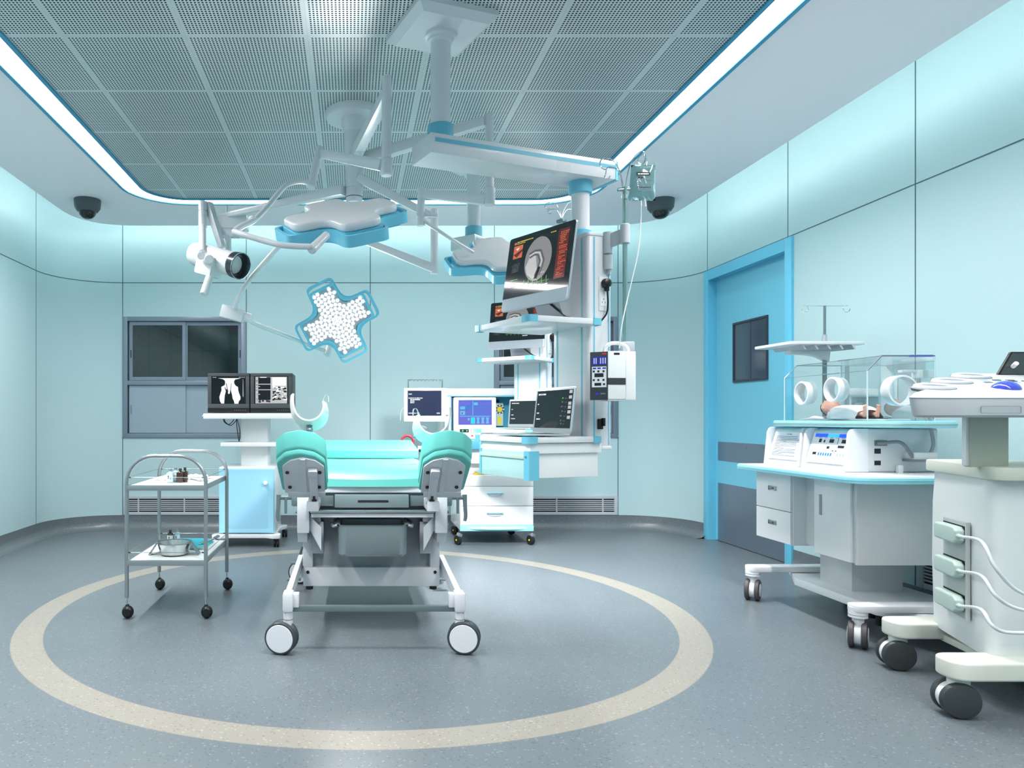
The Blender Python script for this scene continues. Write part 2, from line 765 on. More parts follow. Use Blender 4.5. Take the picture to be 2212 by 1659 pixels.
w = MB().bb((XL - .12, YF - .12, 0), (XR + .12, YF, ZT), wallm)
struct('wall_front', w, smooth=False)
w = MB().bb((XL - .12, YF - .12, ZT), (XR + .12, YB + .4, ZT + .1), ceilm)
struct('ceiling', w, smooth=False)

# dropped ceiling with rounded corners, light groove and perforated field
so = roundpoly([(-2.63, YF), (2.964, YF), (2.964, 7.09), (-2.63, 7.09)], [0, 0, .55, .55], 12)
w = MB().prism(so, SOF, SOF + .05, ceilm)
struct('ceiling', w)
w = MB().prism(rarc(-1.725, -1.4, 1.888, 6.215, .34, 14), SOF - .006, SOF, perfm)
struct('ceiling', w)
TR = mat('ceiling_blue_trim', (58, 150, 186), .4)
STR = mat('strip_diffuser', (250, 252, 255), .5, emit=5, ecol=(255, 252, 250))
w = MB().ring(rarc(-1.725, -1.4, 1.888, 6.215, .34, 14), rarc(-1.70, -1.375, 1.865, 6.19, .315, 14), SOF - .016, SOF - .006, TR)
w.ring(rarc(-1.885, -1.56, 2.045, 6.36, .485, 14), rarc(-1.86, -1.535, 2.02, 6.335, .46, 14), SOF - .016, SOF, TR)
struct('trim_1', w)
w = MB().ring(rarc(-1.86, -1.535, 2.02, 6.335, .46, 14), rarc(-1.725, -1.4, 1.888, 6.215, .34, 14), SOF - .008, SOF, STR)
o = struct('trim_2', w)

# louvred light of the ceiling strips, aimed down
def strip_light(x, y, sx, sy, pw_):
    ld = bpy.data.lights.new('strip_light', 'AREA')
    ld.shape = 'RECTANGLE'
    ld.size, ld.size_y = sx, sy
    ld.energy = pw_
    ld.spread = math.radians(143)
    ld.color = (1, .95, .93)
    o_ = bpy.data.objects.new('strip_light', ld)
    C.objects.link(o_)
    o_.location = (x, y, SOF - .012)


strip_light(-1.79, 2.4, .11, 7.2, 195)
strip_light(1.955, 2.4, .11, 7.2, 160)
strip_light(.08, 6.275, 3.0, .1, 24)
strip_light(.08, -1.46, 3.0, .1, 60)

# hidden cove tubes along the rim of the dropped ceiling, washing the walls
COVE = mat('cove_tube', (235, 255, 252), .5, emit=19, ecol=(236, 254, 252))
w = MB()
op = roundpoly([(-2.645, YF + .05), (2.979, YF + .05), (2.979, 7.105), (-2.645, 7.105)], [0, 0, .55, .55], 12)
ip = roundpoly([(-2.633, YF + .05), (2.967, YF + .05), (2.967, 7.093), (-2.633, 7.093)], [0, 0, .55, .55], 12)
w.ring(op, ip, SOF + .016, SOF + .04, COVE)
struct('trim_3', w)

# coved skirting rolled up from the floor


def skirt(name, path):
    prof = [(.0, .14), (.005, .14), (.005, .075), (.012, .045), (.028, .02), (.055, .006), (.1, .0015), (.1, 0), (0, 0)]
    vs, fs = [], []
    n = len(path[0])
    for o, z in prof:
        for k in range(n):
            p = path[0][k]
            q = path[1][k]
            vs.append((p[0] + (q[0] - p[0]) * o, p[1] + (q[1] - p[1]) * o, z))
    for i in range(len(prof) - 1):
        for k in range(n - 1):
            fs.append((i * n + k, i * n + k + 1, (i + 1) * n + k + 1, (i + 1) * n + k))
    mb = MB().raw(vs, fs, basem)
    struct(name, mb, ang=60)


I1, _ = wallpath(1.0 if RC > 1 else .59)
I0 = W0
I1 = [(p[0] + (q[0] - p[0]) / .59, p[1] + (q[1] - p[1]) / .59) for p, q in zip(I0, I1)]
skirt('baseboard_left', (I0[:NL], I1[:NL]))
skirt('baseboard_back', (I0[NL - 1:NL + 1], I1[NL - 1:NL + 1]))
skirt('baseboard_right', (I0[NL:-1] , I1[NL:-1]))
skirt('baseboard_right', ([(XR, DY0 - .035), (XR, YF)], [(XR - 1, DY0 - .035), (XR - 1, YF)]))

# door
DB = mat('blue_door_paint', (112, 188, 212), .35)
DBf = mat('blue_door_frame', (104, 190, 220), .35)
KP = mat('kick_plate', (118, 132, 146), .28, .5)
xf, xl = 3.27, 3.345
w = MB()
w.bb((xf, 6.67, 0), (XR + .12, 6.755, 2.478), DBf, .003)
w.bb((xf, 5.405, 0), (XR + .12, 5.49, 2.478), DBf, .003)
w.bb((xf + .001, 5.491, 2.385), (XR + .12, 6.669, 2.4775), DBf)
dr = struct('door_1', w)
w = MB().bb((xl, 5.49, .005), (xl + .045, 6.67, 2.385), DB)
leaf = obj('door_leaf', w, dr)
zz = lambda py, Y: CH - (py - CY) / F * Y
w = MB()
w.bb((xl - .003, 5.49, zz(1097 + 0, 6.67) * 1.0), (xl, 6.67, .905 - .0), KP) if False else None
for z0, z1 in ((.735, .905), (.005, .53)):
    w.bb((xl - .003, 5.49, z0), (xl, 6.63, z1), KP)
obj('kick_plate', w, leaf)
fm = mat('dark_window_frame', (72, 78, 90), .3, .5)
w = MB()
yw0, yw1, zw0, zw1 = 5.83, 6.36, 1.43, 1.95
w.bb((xl - .012, yw0, zw0), (xl + .002, yw0 + .018, zw1), fm)
w.bb((xl - .012, yw1 - .018, zw0), (xl + .002, yw1, zw1), fm)
w.bb((xl - .012, yw0 + .018, zw0), (xl + .002, yw1 - .018, zw0 + .018), fm)
w.bb((xl - .012, yw0 + .018, zw1 - .018), (xl + .002, yw1 - .018, zw1), fm)
wf = obj('window_frame', w, leaf)
w = MB().bb((xl - .003, yw0 + .01, zw0 + .01), (xl + .001, yw1 - .01, zw1 - .01), mat('dark_pane', (62, 78, 92), .08, coat=.4))
w.bb((xl - .0045, 6.08, zw0 + .018), (xl - .003, 6.09, zw1 - .018), fm)
obj('window_pane', w, leaf)

# built-in cabinets in the back wall
def cabinet(x0, x1, label):
    r = thing('wall_cabinet', label, 'cabinet', ((x0 + x1) / 2, YB, CZ0))
    w = MB()
    t = .05
    y0, y1 = YB - .012, YB + .33
    w.bb((x0, y0, CZ0), (x0 + t, y1, CZ1), frameg, .002)
    w.bb((x1 - t, y0, CZ0), (x1, y1, CZ1), frameg, .002)
    w.bb((x0 + t, y0, CZ0), (x1 - t, y1, CZ0 + .045), frameg, .002)
    w.bb((x0 + t, y0, CZ1 - .045), (x1 - t, y1, CZ1), frameg, .002)
    zm = 1.475
    w.bb((x0 + t, y0, zm - .022), (x1 - t, y1, zm + .022), frameg, .002)
    w.bb((x0, y1 - .01, CZ0), (x1, y1, CZ1), mgrey)
    obj('frame', w, r)
    w = MB().bb((x0 + t, YB + .06, 1.80), (x1 - t, YB + .31, 1.812), smoke)
    obj('shelf', w, r)
    xm = (x0 + x1) / 2
    for a, b_, dy in ((x0 + t + .012, xm + .01, .012), (xm - .01, x1 - t - .002, .028)):
        w = MB()
        z0, z1 = zm + .026, CZ1 - .049
        s_ = .035
        yy = YB + dy
        w.bb((a, yy, z0), (a + s_, yy + .014, z1), frameg)
        w.bb((b_ - s_, yy, z0), (b_, yy + .014, z1), frameg)
        w.bb((a + s_, yy, z0), (b_ - s_, yy + .014, z0 + s_), frameg)
        w.bb((a + s_, yy, z1 - s_), (b_ - s_, yy + .014, z1), frameg)
        d = obj('glass_door', w, r)
        w = MB().bb((a + s_, yy + .005, z0 + s_), (b_ - s_, yy + .009, z1 - s_), smoke)
        obj('pane', w, d)
        hx = a + .012 if dy < .02 else b_ - .02
        w = MB().prism(rrect(hx, 1.73, hx + .012, 1.81, .005), -YB - dy + .0, -YB - dy + .002, dgrey, Matrix.Rotation(PI / 2, 4, 'X'))
        obj('handle', w, d)
        w = MB().bb((a, yy, CZ0 + .049), (b_, yy + .014, zm - .026), panelg)
        d = obj('sliding_door', w, r)
        w = MB().prism(rrect(hx, 1.16, hx + .016, 1.25, .006), -YB - dy, -YB - dy + .002, frameg, Matrix.Rotation(PI / 2, 4, 'X'))
        obj('handle', w, d)
    return r


cabinet(-2.32, -1.071, 'grey built-in wall cabinet with smoked sliding glass doors, behind the twin-monitor cart')
cabinet(1.436, 2.685, 'grey built-in wall cabinet mostly hidden behind the ceiling pendant towers')

# return-air grilles


def grille(x0, x1, z0, z1, M, label, n=7, cuts=3):
    r = thing('air_vent', label, 'vent', M @ V((x0 + x1) / 2, 0, z0), 0, None)
    fg = mat('vent_grey', (176, 182, 190), .4)
    w = MB()
    w.bb((x0, -.012, z0), (x0 + .035, 0, z1), fg, .002)
    w.bb((x1 - .035, -.012, z0), (x1, 0, z1), fg, .002)
    w.bb((x0 + .035, -.012, z0), (x1 - .035, 0, z0 + .03), fg, .002)
    w.bb((x0 + .035, -.012, z1 - .03), (x1 - .035, 0, z1), fg, .002)
    w.bm.transform(M)
    obj('frame', w, r)
    w = MB().bb((x0 + .03, -.002, z0 + .02), (x1 - .03, 0, z1 - .02), dark)
    w.bm.transform(M)
    obj('backing', w, r)
    w = MB()
    h = (z1 - z0 - .06) / n
    for k in range(1, n):
        w.bb((x0 + .03, -.01, z0 + .03 + h * k - .005), (x1 - .03, -.003, z0 + .03 + h * k + .005), fg)
    for k in range(cuts):
        xx = x0 + .035 + (x1 - x0 - .07) * ((.1, .5, .9)[k] if cuts == 3 else (k + 1) / (cuts + 1))
        w.bb((xx - .006, -.011, z0 + .03), (xx + .006, -.003, z1 - .03), fg)
    w.bm.transform(M)
    obj('louvres', w, r)


grille(-2.31, -1.08, .142, .335, Matrix.Translation((0, YB, 0)), 'grey slatted return-air vent low on the back wall behind the instrument trolley')
grille(1.445, 2.68, .142, .335, Matrix.Translation((0, YB, 0)), 'grey slatted return-air vent low on the back wall right of the anaesthesia machine')
Mr = Matrix.Translation((XR, 0, 0)) @ Matrix.Rotation(-PI / 2, 4, 'Z')
grille(-4.2, -3.05, .142, .335, Mr, 'grey slatted return-air vent low on the right wall behind the incubator')

# dome cameras on the dropped ceiling


def dome(px, py, label):
    Y = (SOF - CH) * F / (CY - py)
    x = (px - CX) / F * Y
    r = thing('dome_camera', label, 'camera', (x, Y, SOF), 0)
    w = MB().lathe([(0, 0), (.112, 0), (.112, -.02), (.107, -.07), (.085, -.1), (.07, -.105), (0, -.105)], mat('camera_grey', (78, 86, 92), .5), None, 32)
    obj('housing', w, r, local=True)
    w = MB().lathe([(.074, -.1)] + [(.074 * math.cos(a * PI / 16), -.1 - .065 * math.sin(a * PI / 16)) for a in range(1, 8)] + [(0, -.165)], mat('dome_black', (10, 12, 14), .08, coat=.4), None, 32)
    obj('dome', w, r, local=True)


dome(189, 432, 'grey dome security camera on the ceiling at the left back corner')
dome(1427, 432, 'grey dome security camera on the ceiling right of the hanging infusion bag')

# ------------------------------------------------------------------ camera
cam = bpy.data.cameras.new('camera')
co = bpy.data.objects.new('camera', cam)
C.objects.link(co)
co.location = (0, 0, CH)
co.rotation_euler = (PI / 2, 0, 0)
cam.sensor_width = 36
cam.sensor_fit = 'HORIZONTAL'
cam.lens = 36 * F / 2212
cam.shift_x = (1106 - CX) / 2212
cam.shift_y = (CY - 829.5) / 2212
cam.clip_start = .05
sc = bpy.context.scene
sc.camera = co
wd = bpy.data.worlds.new('world')
sc.world = wd
wd.use_nodes = True
wd.node_tree.nodes['Background'].inputs['Color'].default_value = (.55, .75, .8, 1)
wd.node_tree.nodes['Background'].inputs['Strength'].default_value = .05
sc.view_settings.view_transform = 'Standard'
sc.view_settings.look = 'None'
sc.view_settings.gamma = 1
sc.view_settings.use_curve_mapping = False
sc.view_settings.exposure = .07
sc.cycles.max_bounces = 10
sc.cycles.diffuse_bounces = 6
sc.cycles.glossy_bounces = 5
sc.cycles.transparent_max_bounces = 16
sc.cycles.caustics_reflective = False
sc.cycles.caustics_refractive = False
sc.cycles.use_denoising = True
sc.cycles.sample_clamp_indirect = 6

# ================================================================== casters


def twin_wheel(name, parent, c, r, w, ax, tyre, hub, cover=None, gap=.012):
    """a twin caster wheel centred at c with its axle along ax"""
    ax = Vector(ax).normalized()
    q = ax.to_track_quat('Z', 'Y').to_matrix().to_4x4()
    M = Matrix.Translation(c) @ q
    mb = MB()
    for s in (-1, 1):
        z0 = s * gap / 2
        z1 = s * w / 2
        prof = [(r * .55, z0), (r * .9, z0), (r, z0 + (z1 - z0) * .25), (r, z0 + (z1 - z0) * .75), (r * .93, z1), (r * .82, z1)]
        mb.lathe(prof, tyre, M, 28)
        mb.lathe([(r * .83, z1 - s * .002), (r * .8, z1 + s * .001), (0, z1 + s * .003)], cover or tyre, M, 28)
        mb.lathe([(r * .56, z0), (0, z0)], hub, M, 20)
    o = obj(name, mb, parent)
    mb = MB().lathe([(0, -gap / 2 + .001), (r * .8, -gap / 2 + .001), (r * .8, gap / 2 - .001), (0, gap / 2 - .001)], hub, M, 24)
    obj('hub', mb, o) if False else mb.bm.free()
    return o


# ================================================================== INSTRUMENT TROLLEY
tr = thing('instrument_trolley', 'two-shelf steel instrument trolley with arched tube handles and black ball casters', 'trolley', (-1.04, 4.4, 0))
fx0, fx1, fy, ry = -1.262, -.82, 4.06, 4.74
for y, zt in ((fy, .907), (ry, .905)):
    R_ = .15
    pts = [(fx0, y, .115), (fx0, y, zt - R_)]
    pts += [(fx0 + R_ - R_ * math.cos(a * PI / 16), y, zt - R_ + R_ * math.sin(a * PI / 16)) for a in range(1, 9)]
    pts += [(fx1 - R_ + R_ * math.sin(a * PI / 16), y, zt - R_ + R_ * math.cos(a * PI / 16)) for a in range(0, 9)]
    pts += [(fx1, y, .115)]
    obj('tube_frame', MB().tube(pts, .0115, tubes, 14), tr)
shelf_top = mat('shelf_white', (226, 230, 230), .3)
for zt in (.742, .322):
    w = MB()
    w.bb((fx0, fy - .01, zt - .028), (fx1, fy + .006, zt + .002), tubes, .002)
    w.bb((fx0, ry - .006, zt - .028), (fx1, ry + .01, zt + .002), tubes, .002)
    w.bb((fx0 + .006, fy, zt - .028), (fx0 + .014, ry, zt + .002), tubes, .002)
    w.bb((fx1 - .014, fy, zt - .028), (fx1 - .006, ry, zt + .002), tubes, .002)
    w.bb((fx0 + .014, fy + .006, zt - .012), (fx1 - .014, ry - .006, zt), shelf_top)
    sh = obj('shelf', w, tr)
    zr = zt + .045
    w = MB()
    for a, b_ in (((fx0, fy), (fx1, fy)), ((fx1, fy), (fx1, ry)), ((fx1, ry), (fx0, ry)), ((fx0, ry), (fx0, fy))):
        w.tube([(*a, zr), (*b_, zr)], .0016, steeld, 6)
    obj('guard_rail', w, sh)
    w = MB()
    for x, s in ((fx0, 1), (fx1, -1)):
        for y in (fy, ry):
            w.cyl((x + s * .004, y, zr), (x + s * .022, y, zr), .0055, black, .003, 10)
    obj('rail_end_cap', w, sh)
for x in (fx0, fx1):
    for y in (fy, ry):
        w = MB()
        w.sph((x + .006, y, .036), (.033, .03, .036), black, 20, 14)
        w.cyl((x + .006, y - .032, .036), (x + .006, y + .032, .036), .022, black, seg=16)
        w.bb((x - .006, y - .01, .06), (x + .012, y + .01, .078), black, .004)
        cs = obj('caster', w, tr)
        obj('stem', MB().cyl((x, y, .07), (x, y, .118), .005, chrome, seg=10), cs)
# things on the trolley
zt = .7445


def vial(x, y, z, h, r, m, capm, name, label, cat='bottle', square=False, lab=True, group=None):
    t = thing(name, label, cat, (x, y, z), 0, group)
    w = MB()
    if square:
        w.prism(rrect(-r, -r, r, r, r * .3), 0, h * .72, m, None, .003)
        w.lathe([(r * .9, h * .7), (r * .42, h * .8), (r * .42, h * .9), (0, h * .9)], m, None, 16)
    else:
        w.lathe([(0, 0), (r * .92, 0), (r, r * .1), (r, h * .66), (r * .8, h * .74), (r * .42, h * .8), (r * .42, h * .9), (0, h * .9)], m, None, 20)
    obj('body', w, t, local=True)
    obj('cap', MB().lathe([(0, h * .86), (r * .5, h * .86), (r * .5, h), (0, h)], capm, None, 16), t, local=True)
    if lab:
        w = MB()
        if square:
            w.bb((-r * .8, -r - .0008, h * .12), (r * .8, -r, h * .6), paper)
            w.bb((-r * .5, -r - .0014, h * .3), (-r * .2, -r - .0008, h * .52), ink)
            w.bb((r * .1, -r - .0014, h * .2), (r * .5, -r - .0008, h * .36), cyanc)
        else:
            w.lathe([(r * 1.02, h * .15), (r * 1.02, h * .55)], paper, None, 12, PI * 1.1, PI * 1.9)
            w.bb((-r * .35, -r * 1.03 - .0006, h * .26), (-r * .1, -r * 1.03, h * .46), ink)
        obj('label', w, t, local=True)
    return t


silver_cap = mat('foil_cap', (170, 176, 178), .3, .8)
Yv = 4.24
xv = lambda px, Y: (px - CX) / F * Y
vial(xv(368, Yv), Yv, zt, .078, .0195, liq, silver_cap, 'medicine_vial', 'clear square medicine vial with white label, leftmost of the bottles on the trolley top shelf', square=True)
vial(xv(380, Yv + .05), Yv + .05, zt, .082, .019, liq, silver_cap, 'medicine_vial', 'clear square medicine vial standing between the leftmost vial and the brown bottles on the trolley', square=True)
vial(xv(390, Yv + .02), Yv + .012, zt, .08, .019, amber, dgrey, 'medicine_bottle', 'brown glass medicine bottle beside the clear vials on the trolley top shelf', square=True, lab=False)
vial(xv(399.5, Yv + .04), Yv + .04, zt, .084, .0175, amber, dgrey, 'medicine_bottle', 'brown glass medicine bottle, rightmost of the group on the trolley top shelf', square=True, lab=False)


def towel(x, y, z, sx, sy, h, m, seed):
    rnd = random.Random(seed)
    n = 14
    vs, fs = [], []
    for i in range(n + 1):
        for j in range(n + 1):
            u, v = i / n * 2 - 1, j / n * 2 - 1
            e = (1 - abs(u) ** 4) * (1 - abs(v) ** 4)
            hh = h * e * (.65 + .35 * math.sin(u * 5 + seed) * math.cos(v * 4 + seed * 2)) + .001
            vs.append((x + u * sx * (1 + .06 * math.sin(v * 6 + seed)), y + v * sy * (1 + .06 * math.sin(u * 5)), z + hh))
    for i in range(n):
        for j in range(n):
            a = i * (n + 1) + j
            fs.append((a, a + 1, a + n + 2, a + n + 1))
    k = len(vs)
    vs += [(v[0], v[1], z) for v in vs[:]]
    for i in range(n):
        for a, b_ in (((i, 0), (i + 1, 0)), ((i, n), (i + 1, n)), ((0, i), (0, i + 1)), ((n, i), (n, i + 1))):
            p, q = a[0] * (n + 1) + a[1], b_[0] * (n + 1) + b_[1]
            fs.append((p, q, q + k, p + k))
    return MB().raw(vs, fs, m)


solo('gauze_towel', towel(-1.14, 4.5, zt, .065, .1, .022, cloth, 3), 'crumpled white gauze towel lying at the left rear of the trolley top shelf', 'towel', ang=80)
solo('gauze_towel', towel(-.965, 4.5, zt, .075, .09, .03, cloth, 5), 'crumpled white gauze towel behind the brown bottles on the trolley top shelf', 'towel', ang=80)
w = MB().tube([(-.97, 4.34, zt + .012), (-.93, 4.3, zt + .008), (-.9, 4.28, zt + .004), (-.85, 4.3, zt + .004)], .0035, steeld, 8, smooth=4)
solo('forceps', w, 'thin steel forceps lying beside the brown bottles on the trolley top shelf', 'forceps')
zt = .3245
w = MB()
w.prism(rrect(-1.19, 4.4, -.87, 4.66, .05), zt, zt + .006, shelf_top, None, .002)
w.ring(rrect(-1.19, 4.4, -.87, 4.66, .05), rrect(-1.183, 4.407, -.877, 4.653, .045), zt + .006, zt + .02, shelf_top)
solo('instrument_tray', w, 'flat white enamel instrument tray under the blue drape on the trolley lower shelf', 'tray')
# kidney/round bowl
bw = thing('wash_bowl', 'round stainless-steel wash bowl at the front of the trolley lower shelf', 'bowl', (xv(377, 4.24), 4.24, zt))
w = MB().lathe([(0, 0), (.072, 0), (.082, .006), (.097, .066), (.105, .07), (.105, .073), (.094, .069), (.079, .009), (0, .006)], steel, None, 36)
obj('bowl', w, bw, local=True)
w = MB()
for s in (-1, 1):
    w.raw([(s * .1, -.03, .07), (s * .1, .03, .07), (s * .145, .04, .001), (s * .145, -.04, .001), (s * .1, -.03, .068), (s * .1, .03, .068), (s * .143, .04, 0), (s * .143, -.04, 0)],
          [(0, 1, 2, 3), (4, 5, 6, 7), (0, 3, 7, 4), (1, 2, 6, 5)], steeld)
obj_isl('handle_flap', w, bw, local=True)
w = MB().raw([(-1.13, 4.42, zt + .021), (-.93, 4.36, zt + .021), (-.87, 4.4, zt + .022), (-.86, 4.5, zt + .023), (-.92, 4.63, zt + .023), (-1.12, 4.64, zt + .024)] +
             [(-1.13, 4.42, zt + .026), (-.93, 4.36, zt + .026), (-.87, 4.4, zt + .027), (-.86, 4.5, zt + .028), (-.92, 4.63, zt + .028), (-1.12, 4.64, zt + .029)],
             [(0, 1, 2, 3, 4, 5), (6, 7, 8, 9, 10, 11)] + [(i, (i + 1) % 6, 6 + (i + 1) % 6, 6 + i) for i in range(6)], cyanc)
solo('surgical_drape', w, 'folded bright blue surgical drape on the white tray on the trolley lower shelf', 'drape', smooth=False)
vial(xv(368, 4.52), 4.52, zt + .028, .07, .0185, amber, dgrey, 'medicine_bottle', 'small brown bottle with paper label standing on the blue drape on the lower shelf')
vial(xv(383, 4.53), 4.53, zt + .028, .072, .0165, liq, silver_cap, 'medicine_vial', 'small clear blue-labelled vial on the blue drape beside the brown bottle on the lower shelf')
w = MB().tube([(-.93, 4.4, zt + .03), (-.88, 4.44, zt + .04), (-.85, 4.5, zt + .05)], .004, steel, 8)
w.box((-.845, 4.515, zt + .055), (.04, .02, .012), steel, .003, Euler((0, -.3, .9)).to_matrix())
w.box((-.91, 4.43, zt + .036), (.05, .012, .008), steel, .002, Euler((0, -.2, .6)).to_matrix())
solo('retractor', w, 'steel surgical retractor lying on the blue drape on the trolley lower shelf', 'instrument')

# ================================================================== TWIN-MONITOR CART
Y0 = 6.3
k0 = Y0 / F
X = lambda px, Y=Y0: (px - CX) / F * Y
Z = lambda py, Y=Y0: CH - (py - CY) / F * Y
ct = thing('monitor_cart', 'white monitor cart with a pale blue cabinet door, column and shelves, on casters', 'cart', (-.92, 6.55, 0))
x0, x1, yb = X(472), X(594), 6.83
z0, z1 = Z(1153), Z(1009)
w = MB().bb((x0, Y0 + .012, z0), (x1, yb, z1), white, .012)
cb = obj('cabinet_body', w, ct)
w = MB()
w.bb((x0 + .004, Y0 - .004, z0 + .004), (x1 - .004, Y0 + .014, z1 - .012), lblue, .004)
ix0, ix1, iz0, iz1 = x0 + .06, x1 - .06, z0 + .05, z1 - .075
fr = [(x0 + .012, z0 + .012), (x1 - .012, z0 + .012), (x1 - .012, z1 - .02), (x0 + .012, z1 - .02)]
inn = [(ix0, iz0), (ix1, iz0), (ix1, iz1), (ix0, iz1)]
vs = [(a, Y0 - .012, b_) for a, b_ in fr] + [(a, Y0 - .0045, b_) for a, b_ in inn]
vs2 = [(a, Y0 - .004, b_) for a, b_ in fr]
w.raw(vs + vs2, [(0, 1, 5, 4), (1, 2, 6, 5), (2, 3, 7, 6), (3, 0, 4, 7), (0, 1, 9, 8), (1, 2, 10, 9), (2, 3, 11, 10), (3, 0, 8, 11)], lblue)
w.bb((ix0, Y0 - .0055, iz0), (ix1, Y0 - .003, iz1), mat('pale_blue_door', (158, 214, 240), .4))
dd = obj('cabinet_door', w, ct)
w = MB().lathe([(0, 0), (.012, 0), (.012, .01), (.019, .018), (.019, .026), (.014, .032), (0, .033)], white, Matrix.Translation((X(574), Y0 - .004, Z(1043))) @ Matrix.Rotation(PI / 2, 4, 'X'), 20)
obj('knob', w, dd)
w = MB()
zb = z0 - .002
base = roundpoly([(X(458), Y0 - .04), (X(478), Y0 - .05), (X(500), Y0 - .01), (X(575), Y0 - .01), (X(590), Y0 - .05), (X(606), Y0 - .04), (X(606), Y0 + .03), (x1 + .01, Y0 + .12), (x1 + .01, yb - .12), (x1 + .06, yb + .03), (x1 - .02, yb + .05), (x0 + .02, yb + .05), (x0 - .06, yb + .03), (x0 - .01, yb - .12), (x0 - .01, Y0 + .12)], .015, 3)
w.prism(base, zb - .035, zb, white, None, .005)
obj('base', w, ct)
for cx_, cy_ in ((X(597), Y0), (X(466), Y0), (x1 + .035, yb), (x0 - .03, yb)):
    w = MB()
    w.lathe([(0, .066), (.018, .066), (.018, .08), (0, .08)], mgrey, Matrix.Translation((cx_, cy_, 0)), 14)
    for s in (-1, 1):
        w.lathe([(0, s * .004), (.03, s * .004), (.034, s * .008), (.034, s * .02), (.03, s * .024), (0, s * .024)], rubber, Matrix.Translation((cx_, cy_ + .006, .034)) @ Matrix.Rotation(PI / 2, 4, 'Y'), 20)
    w.bb((cx_ - .017, cy_ - .012, .04), (cx_ + .017, cy_ + .02, .068), black, .004)
    obj('caster', w, ct)
Yc = 6.5
w = MB().bb((X(520, Yc), Yc, z1 - .01), (X(579, Yc), Yc + .22, 1.135), wplas, .012)
obj('column', w, ct)
w = MB().bb((X(441), Y0 - .05, Z(905, 6.25)), (X(641), yb - .05, Z(893, 6.25)), white, .008)
w.cyl((X(436), Y0 + .02, Z(899)), (X(442), Y0 + .02, Z(899)), .008, lblue, seg=12)
obj('top_shelf', w, ct)
w = MB().bb((X(475), Y0 + .02, Z(965)), (X(601), yb - .1, Z(956)), white, .008)
obj('middle_shelf', w, ct)
w = MB()
zc = Z(905, 6.25)
for d_, (a, b_) in enumerate(((482, 506), (484, 512))):
    w.tube([P(a, 904, 6.4), P(a + 3, 912, 6.4), P((a + b_) / 2, 917 + 2 * d_, 6.4), P(b_ - 4, 911, 6.4), P(b_, 904, 6.4)], .0035, black, 6, smooth=5)
w.tube([P(511, 903, 6.4), P(512, 925, 6.4), P(516, 953, 6.4)], .0035, black, 6, smooth=4)
w.tube([P(512, 903, 6.4), P(518, 930, 6.42), P(517, 953, 6.42)], .0035, black, 6, smooth=4)
obj('cable', w, ct)


